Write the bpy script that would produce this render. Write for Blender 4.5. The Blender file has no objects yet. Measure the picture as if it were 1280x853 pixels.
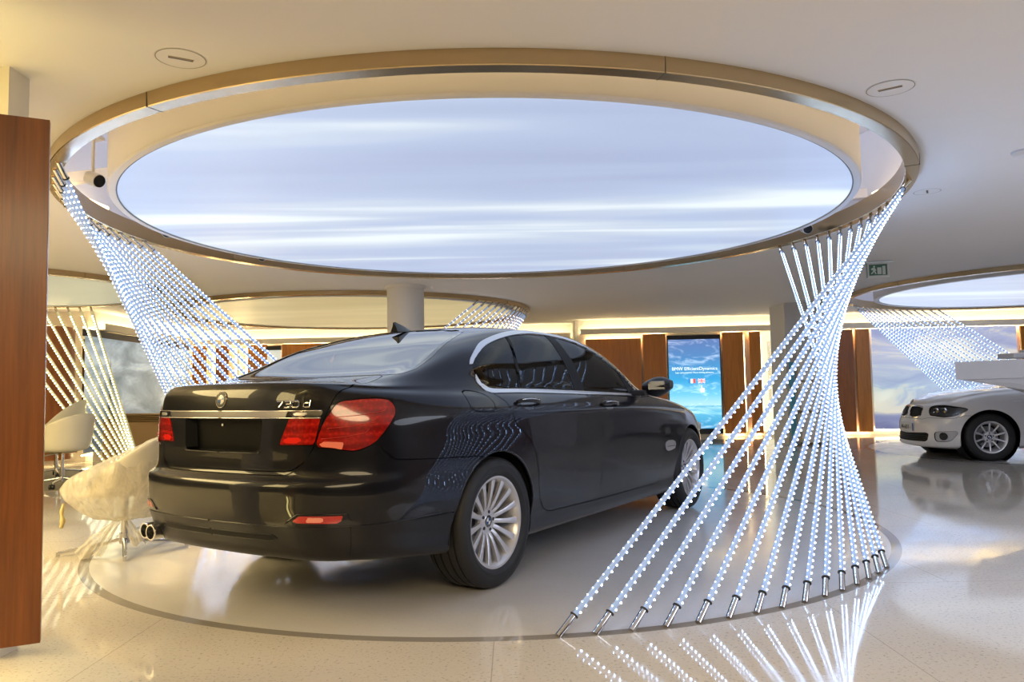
import bpy, bmesh, math, random
import numpy as np
from mathutils import Vector, Matrix

# ------------------------------------------------------------------ camera, world, exposure
scn = bpy.context.scene
scn.view_settings.view_transform = 'Standard'
scn.view_settings.look = 'None'
scn.view_settings.gamma = 1.0
scn.view_settings.use_curve_mapping = False
scn.view_settings.exposure = 0.3
scn.cycles.use_denoising = True
scn.cycles.max_bounces = 10
scn.cycles.diffuse_bounces = 5
scn.cycles.glossy_bounces = 5
scn.cycles.transmission_bounces = 6
scn.cycles.transparent_max_bounces = 16
scn.cycles.sample_clamp_indirect = 6.0
scn.cycles.caustics_reflective = False
scn.cycles.caustics_refractive = False

PITCH, ROLL, CAMH, FPX = 0.0620, -0.0186, 1.0697, 961.0
cd = bpy.data.cameras.new('camera'); cam = bpy.data.objects.new('camera', cd)
scn.collection.objects.link(cam)
_w = Vector((0, math.cos(PITCH), math.sin(PITCH)))
_r0 = Vector((1, 0, 0)); _u0 = _r0.cross(_w)
_r = _r0*math.cos(ROLL) + _u0*math.sin(ROLL); _u = -_r0*math.sin(ROLL) + _u0*math.cos(ROLL)
cam.matrix_world = Matrix(((_r.x, _u.x, -_w.x, 0), (_r.y, _u.y, -_w.y, 0), (_r.z, _u.z, -_w.z, CAMH), (0, 0, 0, 1)))
cd.sensor_width = 36.0; cd.sensor_fit = 'HORIZONTAL'; cd.lens = FPX*36.0/1280.0
cd.clip_start = 0.05; cd.clip_end = 100
scn.camera = cam

wd = bpy.data.worlds.new('world'); scn.world = wd; wd.use_nodes = True
wd.node_tree.nodes['Background'].inputs[0].default_value = (0.75, 0.74, 0.78, 1)
wd.node_tree.nodes['Background'].inputs[1].default_value = 0.35

# strengths of the lamps the place has
SKY_DISC = 0.79       # glowing membrane over the dark car
LED = 20.0            # LED dots of the tubes
WARM = 1.0           # warm cove strips
# ------------------------------------------------------------------ materials
MATS = {}
def mat(name, col=(.8, .8, .8), rough=.5, metal=0., spec=.5, coat=0., coat_rough=.03, emit=None, es=0., trans=0., ior=1.5, alpha=1., aniso=0.):
    if name in MATS: return MATS[name]
    m = bpy.data.materials.new(name); m.use_nodes = True
    b = m.node_tree.nodes['Principled BSDF']
    b.inputs['Base Color'].default_value = (*col, 1)
    b.inputs['Roughness'].default_value = rough
    b.inputs['Metallic'].default_value = metal
    b.inputs['Specular IOR Level'].default_value = spec
    b.inputs['Coat Weight'].default_value = coat
    b.inputs['Coat Roughness'].default_value = coat_rough
    b.inputs['Transmission Weight'].default_value = trans
    b.inputs['IOR'].default_value = ior
    b.inputs['Alpha'].default_value = alpha
    b.inputs['Anisotropic'].default_value = aniso
    if emit: b.inputs['Emission Color'].default_value = (*emit, 1); b.inputs['Emission Strength'].default_value = es
    MATS[name] = m
    return m
def nodes(m): return m.node_tree.nodes, m.node_tree.links, m.node_tree.nodes['Principled BSDF']
def ramp(nt, stops, interp='LINEAR'):
    r = nt.nodes.new('ShaderNodeValToRGB'); e = r.color_ramp.elements; r.color_ramp.interpolation = interp
    while len(e) < len(stops): e.new(.5)
    for i, (p, c) in enumerate(stops): e[i].position = p; e[i].color = (*c, 1) if len(c) == 3 else c
    return r
def coords(nt, scale=(1, 1, 1), loc=(0, 0, 0), rot=(0, 0, 0), kind='Object'):
    t = nt.nodes.new('ShaderNodeTexCoord'); mp = nt.nodes.new('ShaderNodeMapping')
    mp.inputs['Scale'].default_value = scale; mp.inputs['Location'].default_value = loc; mp.inputs['Rotation'].default_value = rot
    nt.links.new(t.outputs[kind], mp.inputs[0]); return mp
def noise(nt, vec, scale, detail=2, rough=.5, dist=0.):
    n = nt.nodes.new('ShaderNodeTexNoise'); n.inputs['Scale'].default_value = scale; n.inputs['Detail'].default_value = detail
    n.inputs['Roughness'].default_value = rough; n.inputs['Distortion'].default_value = dist
    nt.links.new(vec.outputs[0], n.inputs['Vector']); return n
def glass(name, tint, refl_rough=.02, ior=1.45, base=0.):
    """thin sheet: tinted see-through mixed with a mirror reflection by Fresnel"""
    if name in MATS: return MATS[name]
    m = bpy.data.materials.new(name); m.use_nodes = True; nt = m.node_tree
    for n in list(nt.nodes):
        if n.type != 'OUTPUT_MATERIAL': nt.nodes.remove(n)
    out = nt.nodes['Material Output']
    t = nt.nodes.new('ShaderNodeBsdfTransparent'); t.inputs[0].default_value = (*tint, 1)
    g = nt.nodes.new('ShaderNodeBsdfGlossy'); g.inputs['Roughness'].default_value = refl_rough
    f = nt.nodes.new('ShaderNodeFresnel'); f.inputs[0].default_value = ior
    mx = nt.nodes.new('ShaderNodeMixShader')
    ma = nt.nodes.new('ShaderNodeMath'); ma.operation = 'MULTIPLY_ADD'; ma.inputs[1].default_value = 1-base; ma.inputs[2].default_value = base; nt.links.new(f.outputs[0], ma.inputs[0])
    nt.links.new(ma.outputs[0], mx.inputs[0]); nt.links.new(t.outputs[0], mx.inputs[1]); nt.links.new(g.outputs[0], mx.inputs[2])
    nt.links.new(mx.outputs[0], out.inputs[0]); MATS[name] = m
    return m
# ------------------------------------------------------------------ object helpers
COL = scn.collection
def setp(o, label=None, cat=None, group=None, kind=None):
    if label: o['label'] = label
    if cat: o['category'] = cat
    if group: o['group'] = group
    if kind: o['kind'] = kind
    return o
def thing(name, label, cat, loc=(0, 0, 0), rz=0., group=None):
    o = bpy.data.objects.new(name, None); COL.objects.link(o); o.location = loc; o.rotation_euler = (0, 0, rz)
    o.empty_display_size = .1
    return setp(o, label, cat, group)
def obj(name, me, m=None, parent=None, smooth=None, loc=None, rot=None):
    if isinstance(me, bmesh.types.BMesh):
        bm = me; me = bpy.data.meshes.new(name); bmesh.ops.recalc_face_normals(bm, faces=bm.faces); bm.to_mesh(me); bm.free()
    if m is not None and len(me.materials) == 0:
        for k in (m if isinstance(m, (list, tuple)) else [m]): me.materials.append(k)
    if smooth is not None:
        if smooth is True: me.polygons.foreach_set('use_smooth', [True]*len(me.polygons))
        elif smooth: 
            me.polygons.foreach_set('use_smooth', [True]*len(me.polygons)); me.set_sharp_from_angle(angle=math.radians(smooth))
    o = bpy.data.objects.new(name, me); COL.objects.link(o)
    if parent: o.parent = parent
    if loc is not None: o.location = loc
    if rot is not None: o.rotation_euler = rot
    return o
def structure(o): o['kind'] = 'structure'; return o
def box(bm, c, s, rz=0., bev=0., mi=0, rot=None):
    """axis box: centre c, size s"""
    M = Matrix.Translation(c) @ (rot if rot else Matrix.Rotation(rz, 4, 'Z'))
    r = bmesh.ops.create_cube(bm, size=1.0, matrix=M @ Matrix.Diagonal((*s, 1)))
    fs = {f for v in r['verts'] for f in v.link_faces}
    if bev:
        es = list({e for v in r['verts'] for e in v.link_edges})
        rr = bmesh.ops.bevel(bm, geom=es, offset=bev, segments=2, affect='EDGES', profile=.6)
        fs = set(rr['faces']) | {f for f in fs if f.is_valid}
    for f in fs:
        if f.is_valid: f.material_index = mi
def frame_z(a, b):
    d = (Vector(b)-Vector(a)); z = d.normalized(); x = z.orthogonal().normalized(); y = z.cross(x)
    return Matrix(((x.x, y.x, z.x, a[0]), (x.y, y.y, z.y, a[1]), (x.z, y.z, z.z, a[2]), (0, 0, 0, 1))), d.length
def lathe(bm, prof, n=48, M=None, mi=0, closed=False, a0=0., a1=2*math.pi):
    """profile [(radius, height)] turned about z"""
    M = M or Matrix(); full = abs(a1-a0-2*math.pi) < 1e-6; rings = []
    for k in range(n if full else n+1):
        a = a0+(a1-a0)*k/n; c, s = math.cos(a), math.sin(a)
        rings.append([bm.verts.new(M @ Vector((r*c, r*s, h))) for r, h in prof])
    m = len(prof)
    for k in range(n):
        A, B = rings[k], rings[(k+1) % len(rings)]
        for j in range(m if closed else m-1):
            j2 = (j+1) % m
            if prof[j][0] < 1e-7 and prof[j2][0] < 1e-7: continue
            vs = [A[j], B[j], B[j2], A[j2]]
            if prof[j][0] < 1e-7: vs = [A[j], B[j2], A[j2]]
            elif prof[j2][0] < 1e-7: vs = [A[j], B[j], A[j2]]
            try: f = bm.faces.new(vs); f.material_index = mi
            except ValueError: pass
def cyl(bm, a, b, r, n=12, r2=None, mi=0, cap=True):
    M, L = frame_z(a, b); r2 = r if r2 is None else r2
    lathe(bm, ([(0, 0)] if cap else [])+[(r, 0), (r2, L)]+([(0, L)] if cap else []), n, M, mi)
def tube(bm, pts, r, n=8, closed=False, mi=0, flat=None, up=(0, 0, 1)):
    """sweep a circle (or an ellipse: flat = radius along `up`) along pts"""
    P = [Vector(p) for p in pts]; k = len(P); rings = []
    rr = r if isinstance(r, (list, tuple)) else [r]*k
    prevx = None
    for i in range(k):
        if closed: t = (P[(i+1) % k]-P[i-1])
        else: t = P[min(i+1, k-1)]-P[max(i-1, 0)]
        t = t.normalized() if t.length > 1e-9 else Vector((0, 0, 1))
        if prevx is None:
            x = Vector(up) - t*Vector(up).dot(t)
            x = x.normalized() if x.length > 1e-3 else t.orthogonal().normalized()
        else:
            x = prevx - t*prevx.dot(t); x = x.normalized() if x.length > 1e-6 else t.orthogonal().normalized()
        prevx = x; y = t.cross(x)
        f1 = rr[i] if flat is None else flat
        rings.append([bm.verts.new(P[i]+x*f1*math.cos(2*math.pi*j/n)+y*rr[i]*math.sin(2*math.pi*j/n)) for j in range(n)])
    for i in range(k if closed else k-1):
        A, B = rings[i], rings[(i+1) % k]
        for j in range(n):
            f = bm.faces.new([A[j], A[(j+1) % n], B[(j+1) % n], B[j]]); f.material_index = mi
    if not closed:
        for R_ in (rings[0][::-1], rings[-1]): f = bm.faces.new(R_); f.material_index = mi
def prism(bm, poly, h0, h1, M=None, mi=0):
    """polygon in local xy, extruded h0..h1 along z"""
    M = M or Matrix()
    A = [bm.verts.new(M @ Vector((x, y, h0))) for x, y in poly]; B = [bm.verts.new(M @ Vector((x, y, h1))) for x, y in poly]
    n = len(poly)
    for F in (A[::-1], B): f = bm.faces.new(F); f.material_index = mi
    for i in range(n):
        f = bm.faces.new([A[i], A[(i+1) % n], B[(i+1) % n], B[i]]); f.material_index = mi
def sheet(bm, grid, mi=0):
    V = [[bm.verts.new(p) for p in row] for row in grid]
    for i in range(len(V)-1):
        for j in range(len(V[0])-1):
            f = bm.faces.new([V[i][j], V[i+1][j], V[i+1][j+1], V[i][j+1]]); f.material_index = mi
    return V
def crv(P, n=6, closed=False):
    """Catmull-Rom through points"""
    P = [np.array(p, float) for p in P]
    if closed:
        Q = P[-1:]+P+P[:2]; out = cr_dense(np.array(Q), n)[n:-n]; return [tuple(q) for q in out[:-1]]
    return [tuple(q) for q in cr_dense(np.array(P), n)]
def text_mesh(s, size, extrude=.001, align='CENTER'):
    c = bpy.data.curves.new('txt', 'FONT'); c.body = s; c.size = size; c.extrude = extrude; c.align_x = align; c.align_y = 'CENTER'
    o = bpy.data.objects.new('txt', c); COL.objects.link(o)
    dg = bpy.context.evaluated_depsgraph_get(); me = bpy.data.meshes.new_from_object(o.evaluated_get(dg))
    bpy.data.objects.remove(o); bpy.data.curves.remove(c)
    me.materials.clear()
    return me
def copy_tree(o, parent=None):
    c = o.copy(); COL.objects.link(c)
    if parent: c.parent = parent
    for ch in list(o.children): copy_tree(ch, c)
    return c
# ------------------------------------------------------------------ surface toolkit (numpy)
def cr_dense(P, n):
    """centripetal Catmull-Rom through P (k x d) with n samples per span"""
    P=np.asarray(P,float); k=len(P)
    A=np.vstack([2*P[0]-P[1],P,2*P[-1]-P[-2]])
    d=np.maximum(np.linalg.norm(np.diff(A,axis=0),axis=1),1e-5)**.5
    t=np.concatenate([[0],np.cumsum(d)])
    out=[]
    for i in range(1,k):
        p0,p1,p2,p3=A[i-1:i+3]; t0,t1,t2,t3=t[i-1:i+3]
        s=np.linspace(t1,t2,n,endpoint=False)[:,None]
        A1=(t1-s)/(t1-t0)*p0+(s-t0)/(t1-t0)*p1
        A2=(t2-s)/(t2-t1)*p1+(s-t1)/(t2-t1)*p2
        A3=(t3-s)/(t3-t2)*p2+(s-t2)/(t3-t2)*p3
        B1=(t2-s)/(t2-t0)*A1+(s-t0)/(t2-t0)*A2
        B2=(t3-s)/(t3-t1)*A2+(s-t1)/(t3-t1)*A3
        out.append((t2-s)/(t2-t1)*B1+(s-t1)/(t2-t1)*B2)
    out.append(P[-1:])
    return np.vstack(out)
def loft(base, lower, cen, upper, nu, nv):
    """control net -> dense half surface (y>0). base: k x 2 plan; lower: rows of (inset[k], z[k]);
    cen: k x 2 (x,z) centre line; upper: rows of (fx[k], y[k], z[k])"""
    base=np.asarray(base,float); k=len(base)
    ext=np.vstack([base[1]*[1,-1],base,base[-2]*[1,-1]])
    T=ext[2:]-ext[:-2]; T/=np.linalg.norm(T,axis=1)[:,None]
    Nn=np.stack([-T[:,1]*-1,T[:,0]*-1],1)*-1    # outward
    rows=[]
    for ins,z in lower:
        q=base-Nn*np.asarray(ins)[:,None]
        q[0,1]=0;q[-1,1]=0
        rows.append(np.column_stack([q,z]))
    sh=rows[-1]
    for fx,y,z in upper:
        x=sh[:,0]+(np.asarray(cen)[:,0]-sh[:,0])*np.asarray(fx)
        rows.append(np.column_stack([x,y,z]))
    cen=np.asarray(cen,float)
    rows.append(np.column_stack([cen[:,0],np.zeros(k),cen[:,1]]))
    # dense along u
    R=[]
    for r in rows:
        ext=np.vstack([r[1]*[1,-1,1],r,r[-2]*[1,-1,1]])
        d=cr_dense(ext,nu)[nu:-nu]; d[0,1]=0; d[-1,1]=0
        R.append(d)
    R=np.array(R)                       # rows x U x 3
    G=[]
    for j in range(R.shape[1]):
        c=R[:,j]
        ext=np.vstack([c,c[-2]*[1,-1,1]])
        G.append(cr_dense(ext,nv)[:-nv])
    G=np.array(G)                       # U x V x 3
    dU=np.gradient(G,axis=0); dV=np.gradient(G,axis=1)
    N=np.cross(dU,dV); l=np.linalg.norm(N,axis=2,keepdims=True)
    N=np.where(l>1e-9,N/np.maximum(l,1e-9),0)
    return G,N
K=17
def seg(vals):
    return np.array(vals,float)
def car7():
    base=[(-1.125,0),(-1.108,.35),(-1.045,.625),(-.905,.785),(-.73,.878),(-.43,.93),(0,.95),(.5,.951),(1.0,.95),(1.5,.95),(2.0,.95),(2.5,.95),(3.07,.945),(3.45,.895),(3.72,.75),(3.88,.45),(3.945,0)]
    f=lambda a:np.array(a,float)
    #              t0    t1   t2    c3    c4    -.45   0    .5    1    1.5   2    2.5  3.07  3.45 n    n   n
    lower=[
     (f([.16,.16,.16,.16,.16,.14,.13,.13,.13,.13,.13,.13,.13,.13,.13,.13,.13]), f([.29]*5+[.25,.20,.19,.19,.19,.19,.18,.17,.17,.17,.17,.17])),
     (f([.07,.07,.07,.065,.055,.05,.055,.06,.06,.06,.06,.055,.05,.05,.05,.05,.05]), f([.31,.31,.305,.30,.29,.265,.235,.225,.22,.215,.21,.205,.20,.20,.19,.18,.18])),
     (f([.012,.012,.014,.018,.024,.03,.035,.045,.045,.045,.045,.04,.03,.02,.01,.01,.01]), f([.44,.44,.44,.43,.41,.37,.34,.335,.33,.325,.32,.32,.33,.34,.34,.34,.34])),
     (f([0,0,0,0,0,0,.0,.022,.026,.026,.024,.015,.0,0,0,0,0]), f([.56,.56,.56,.555,.54,.51,.47,.45,.45,.45,.45,.45,.47,.49,.49,.49,.49])),
     (f([.006,.006,.004,.002,0,0,0,.006,.01,.01,.008,.004,0,.0,0,.0,0]), f([.655,.655,.655,.65,.645,.63,.61,.60,.60,.60,.60,.60,.60,.58,.56,.55,.55])),
     (f([.05,.05,.045,.022,.006,0,0,0,.001,.001,.0,0,.0,.01,.02,.03,.03]), f([.685,.685,.685,.69,.70,.71,.72,.72,.72,.72,.72,.71,.70,.67,.64,.62,.62])),
     (f([.058,.058,.055,.035,.018,.008,.004,.004,.005,.005,.004,.004,.01,.03,.06,.05,.05]), f([.83,.83,.83,.83,.83,.835,.84,.84,.84,.84,.83,.81,.78,.74,.70,.67,.67])),
     (f([.066,.066,.063,.05,.035,.018,.010,.010,.010,.010,.010,.014,.03,.06,.10,.08,.08]), f([.97,.97,.97,.965,.96,.955,.95,.945,.935,.93,.915,.89,.85,.80,.75,.71,.71])),
     (f([.082,.082,.085,.085,.075,.058,.050,.048,.048,.048,.05,.055,.075,.12,.18,.15,.14]), f([1.085,1.085,1.075,1.06,1.05,1.035,1.022,1.012,1.00,.99,.975,.945,.89,.84,.79,.75,.75])),
     (f([.10,.10,.115,.135,.125,.102,.092,.088,.086,.086,.088,.095,.13,.19,.26,.22,.20]), f([1.118,1.116,1.106,1.09,1.08,1.072,1.064,1.055,1.042,1.03,1.012,.975,.915,.865,.815,.775,.775])),
    ]
    cen=[(-.96,1.122),(-.95,1.124),(-.90,1.128),(-.82,1.132),(-.66,1.138),(-.42,1.165),(-.03,1.345),(.42,1.468),(1.0,1.481),(1.5,1.458),(2.0,1.325),(2.55,1.07),(3.07,1.00),(3.4,.95),(3.62,.90),(3.78,.855),(3.82,.84)]
    #        fx ,  y , z
    g=lambda *a:tuple(f(x) for x in a)
    upper=[
     g([.1,.1,.1,.08,.05,.0,.0,0,0,0,0,0,0,.1,.15,.1,.1],
       [0,.335,.56,.675,.75,.805,.835,.842,.845,.845,.84,.80,.76,.66,.50,.28,0],
       [1.120,1.119,1.112,1.10,1.092,1.10,1.115,1.115,1.105,1.09,1.065,.995,.935,.885,.83,.79,.785]),
     g([.3,.3,.3,.25,.2,.1,.0,0,0,0,0,.2,.2,.3,.4,.4,.4],
       [0,.30,.50,.60,.67,.73,.77,.775,.775,.775,.76,.70,.66,.57,.43,.24,0],
       [1.121,1.121,1.118,1.113,1.11,1.165,1.275,1.292,1.285,1.27,1.19,1.02,.955,.90,.85,.815,.81]),
     g([.5,.5,.5,.5,.45,.4,.1,0,0,0,.1,.4,.4,.5,.6,.6,.6],
       [0,.25,.41,.49,.55,.62,.665,.68,.675,.67,.655,.56,.53,.46,.36,.20,0],
       [1.124,1.124,1.124,1.124,1.126,1.178,1.33,1.418,1.425,1.40,1.275,1.045,.975,.92,.865,.83,.825]),
     g([.75,.75,.75,.75,.7,.75,.6,.3,.2,.3,.5,.7,.7,.75,.8,.8,.8],
       [0,.15,.25,.32,.36,.42,.47,.49,.48,.48,.47,.38,.36,.30,.22,.12,0],
       [1.122,1.123,1.126,1.129,1.133,1.172,1.345,1.455,1.468,1.445,1.315,1.062,.992,.94,.885,.85,.84]),
    ]
    return loft(base,lower,cen,upper,12,7)
def car1():
    base=[(-.88,0),(-.87,.33),(-.82,.57),(-.70,.72),(-.55,.80),(-.3,.85),(0,.87),(.45,.872),(.9,.872),(1.35,.872),(1.8,.872),(2.2,.87),(2.66,.862),(3.0,.815),(3.22,.68),(3.375,.40),(3.425,0)]
    f=lambda a:np.array(a,float)
    lower=[
     (f([.16,.16,.16,.16,.16,.14,.13,.13,.13,.13,.13,.13,.13,.13,.13,.13,.13]), f([.27]*5+[.23,.18,.17,.17,.17,.17,.16,.15,.15,.15,.15,.15])),
     (f([.05,.05,.05,.05,.05,.05,.05,.05,.05,.05,.05,.05,.05,.04,.03,.02,.02]), f([.29,.29,.29,.28,.27,.25,.21,.20,.20,.20,.20,.20,.20,.19,.18,.175,.175])),
     (f([.012,.012,.014,.018,.024,.03,.035,.045,.045,.045,.045,.04,.02,.01,.0,.0,.0]), f([.44,.44,.44,.43,.41,.37,.33,.32,.31,.30,.30,.30,.30,.28,.25,.24,.24])),
     (f([0,0,0,0,0,0,.0,.02,.02,.02,.02,.015,.0,0,0,.01,.01]), f([.56,.56,.56,.555,.54,.51,.47,.45,.45,.45,.45,.43,.43,.42,.38,.36,.36])),
     (f([.006,.006,.004,.002,0,0,0,.006,.01,.01,.008,.004,0,.0,.005,.012,.012]), f([.655,.655,.655,.65,.645,.63,.61,.60,.60,.60,.60,.58,.56,.53,.50,.48,.48])),
     (f([.03,.03,.02,.012,.006,0,0,0,.001,.001,.0,0,.0,.005,.02,.035,.035]), f([.70,.70,.70,.70,.70,.71,.71,.70,.70,.70,.70,.68,.65,.61,.575,.55,.55])),
     (f([.04,.04,.03,.02,.018,.008,.004,.004,.005,.005,.004,.004,.006,.015,.045,.055,.055]), f([.80,.80,.80,.80,.80,.80,.80,.80,.79,.79,.78,.76,.73,.68,.63,.60,.60])),
     (f([.05,.05,.04,.03,.025,.015,.010,.010,.010,.010,.010,.012,.02,.035,.075,.075,.07]), f([.90,.90,.90,.90,.89,.88,.88,.87,.86,.86,.85,.83,.80,.74,.68,.65,.65])),
     (f([.07,.07,.06,.05,.05,.045,.04,.04,.04,.04,.045,.05,.055,.09,.12,.10,.09]), f([.98,.98,.98,.97,.97,.96,.95,.945,.94,.93,.92,.895,.855,.79,.725,.70,.70])),
     (f([.09,.09,.09,.085,.085,.08,.08,.08,.08,.08,.08,.09,.11,.16,.17,.13,.115]), f([1.02,1.02,1.02,1.01,1.01,1.0,.99,.985,.98,.97,.96,.925,.885,.825,.765,.73,.725])),
    ]
    cen=[(-.74,1.10),(-.72,1.12),(-.68,1.16),(-.60,1.22),(-.45,1.32),(-.2,1.385),(.1,1.41),(.45,1.42),(.9,1.42),(1.3,1.385),(1.7,1.20),(2.12,.995),(2.62,.945),(2.92,.90),(3.12,.85),(3.22,.815),(3.25,.805)]
    g=lambda *a:tuple(f(x) for x in a)
    upper=[
     g([.1,.1,.1,.08,.05,.0,.0,0,0,0,0,0,0,.1,.15,.2,.2],
       [0,.32,.53,.64,.70,.74,.76,.765,.765,.765,.765,.75,.72,.63,.49,.27,0],
       [1.04,1.04,1.04,1.04,1.04,1.045,1.045,1.04,1.03,1.02,1.005,.955,.91,.85,.79,.75,.745]),
     g([.3,.3,.3,.25,.2,.1,.0,0,0,0,0,.2,.2,.3,.4,.4,.4],
       [0,.29,.48,.59,.65,.68,.70,.70,.70,.70,.68,.64,.61,.54,.42,.24,0],
       [1.06,1.07,1.09,1.12,1.17,1.21,1.22,1.23,1.22,1.19,1.10,.975,.925,.87,.815,.775,.77]),
     g([.5,.5,.5,.5,.45,.4,.1,0,0,0,.1,.4,.4,.5,.6,.6,.6],
       [0,.25,.41,.50,.55,.58,.60,.60,.60,.59,.57,.53,.50,.44,.35,.20,0],
       [1.08,1.09,1.13,1.18,1.27,1.33,1.355,1.36,1.36,1.32,1.16,.985,.935,.885,.83,.79,.785]),
     g([.75,.75,.75,.75,.7,.75,.6,.3,.2,.3,.5,.7,.7,.75,.8,.8,.8],
       [0,.15,.25,.32,.36,.40,.42,.42,.42,.42,.41,.36,.34,.29,.22,.12,0],
       [1.09,1.11,1.15,1.21,1.31,1.375,1.395,1.405,1.40,1.365,1.185,.992,.942,.895,.842,.807,.797]),
    ]
    return loft(base,lower,cen,upper,12,7)
# ---- iso-contour clipping of triangle meshes carrying attributes: columns x y z nx ny nz L v
def make_half(G, N, base_row):
    U, V = G.shape[:2]
    Lc = np.concatenate([[0], np.cumsum(np.linalg.norm(np.diff(G[:, base_row, :2], axis=0), axis=1))])
    N = N.copy(); N[0, :, 1] = 0; N[-1, :, 1] = 0; N[:, -1, 1] = 0; N[0, -4:] = N[0, -5]; N[-1, -4:] = N[-1, -5]
    N /= np.maximum(np.linalg.norm(N, axis=2, keepdims=True), 1e-9)
    A = np.concatenate([G, -N, np.repeat(Lc[:, None], V, 1)[:, :, None], np.repeat(np.arange(V)[None, :]/7.0, U, 0)[:, :, None]], 2).reshape(-1, 8)
    idx = np.arange(U*V).reshape(U, V)
    q = np.stack([idx[:-1, :-1], idx[1:, :-1], idx[1:, 1:], idx[:-1, 1:]], -1).reshape(-1, 4)
    T = np.vstack([q[:, [0, 1, 2]], q[:, [0, 2, 3]]])
    return A, T
def clip(M, fn):
    A, T = M
    if len(T) == 0: return M
    f = fn(A); f = np.where(np.abs(f) < 1e-7, 1e-7, f)
    ins = f > 0; c = ins[T].sum(1)
    out = [T[c == 3]]
    newA = [A]; base = len(A); cache = {}
    def cut(a, b):
        k = (a, b) if a < b else (b, a)
        if k not in cache:
            t = f[k[0]]/(f[k[0]]-f[k[1]]); cache[k] = base+len(cache); newA.append((A[k[0]]*(1-t)+A[k[1]]*t)[None])
        return cache[k]
    ex = []
    for t in T[(c == 1) | (c == 2)]:
        i = ins[t]
        if i.sum() == 1:
            k = int(np.argmax(i)); a, b, d = t[k], t[(k+1) % 3], t[(k+2) % 3]
            ex.append((a, cut(a, b), cut(a, d)))
        else:
            k = int(np.argmin(i)); a, b, d = t[k], t[(k+1) % 3], t[(k+2) % 3]
            p, q = cut(a, b), cut(a, d)
            ex += [(p, b, d), (p, d, q)]
    if ex: out.append(np.array(ex))
    A2 = np.vstack(newA); T2 = np.vstack(out).astype(int)
    used, inv = np.unique(T2, return_inverse=True)
    return A2[used], inv.reshape(-1, 3)
def psdf(p, poly):
    """signed distance to polygon, positive inside"""
    poly = np.asarray(poly, float); d = np.full(len(p), 1e9); s = np.zeros(len(p), bool)
    for i in range(len(poly)):
        a = poly[i]; b = poly[(i+1) % len(poly)]; e = b-a; w = p-a
        t = np.clip((w@e)/max(e@e, 1e-12), 0, 1); q = w-t[:, None]*e
        d = np.minimum(d, (q*q).sum(1))
        c = ((a[1] > p[:, 1]) != (b[1] > p[:, 1]))
        with np.errstate(divide='ignore', invalid='ignore'):
            xi = a[0]+(p[:, 1]-a[1])*(b[0]-a[0])/(b[1]-a[1])
        s ^= c & (p[:, 0] < xi)
    d = np.sqrt(d); return np.where(s, d, -d)
def XZ(A): return A[:, [0, 2]]
def LZ(A): return A[:, [6, 2]]
def XY(A): return A[:, [0, 1]]
def YZ(A): return A[:, [1, 2]]
def surf_mesh(name, M, mats, off=0., side=1, both=False, thick=0.):
    """mesh object data from a clipped patch; side=-1 mirrors to the right half, both joins the two halves"""
    A, T = M
    P = A[:, :3]+A[:, 3:6]*off; Nn = A[:, 3:6].copy(); T = T.copy()
    l = np.linalg.norm(Nn, axis=1, keepdims=True); Nn = np.where(l > 1e-6, Nn/np.maximum(l, 1e-6), [0, 0, 1])
    def mirror(P, Nn, T): return P*[1, -1, 1], Nn*[1, -1, 1], T[:, ::-1]
    if thick:
        n = len(P)
        ed = {}
        for t in T:
            for i in range(3):
                a, b = int(t[i]), int(t[(i+1) % 3]); ed[(a, b)] = ed.get((a, b), 0)+1
        rim = [(a, b) for (a, b) in ed if (b, a) not in ed]
        P = np.vstack([P, P-Nn*thick, P, P-Nn*thick]); 
        R = [(a+2*n, a+3*n, b+3*n) for a, b in rim]+[(a+2*n, b+3*n, b+2*n) for a, b in rim]
        Nr = Nn.copy()
        for a, b in rim:
            e = P[b]-P[a]; k = np.cross(e, Nn[a]); k /= max(np.linalg.norm(k), 1e-9); Nr[a] = k; Nr[b] = k
        Nn = np.vstack([Nn, -Nn, Nr, Nr]); T = np.vstack([T, T[:, ::-1]+n]+([np.array(R)] if R else []))
    if both:
        P2, N2, T2 = mirror(P, Nn, T); T = np.vstack([T, T2+len(P)]); P = np.vstack([P, P2]); Nn = np.vstack([Nn, N2])
    elif side < 0: P, Nn, T = mirror(P, Nn, T)
    # orientation: make winding agree with normals
    fn = np.cross(P[T[:, 1]]-P[T[:, 0]], P[T[:, 2]]-P[T[:, 0]])
    area = np.linalg.norm(fn, axis=1); keep = area > 1e-12; T = T[keep]; fn = fn[keep]
    flip = (fn*Nn[T].mean(1)).sum(1) < 0; T[flip] = T[flip][:, ::-1]
    me = bpy.data.meshes.new(name)
    me.from_pydata(P.tolist(), [], T.tolist())
    for m in (mats if isinstance(mats, (list, tuple)) else [mats]): me.materials.append(m)
    me.polygons.foreach_set('use_smooth', [True]*len(me.polygons))
    me.normals_split_custom_set_from_vertices([tuple(v) for v in Nn])
    me.update()
    return me
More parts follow.
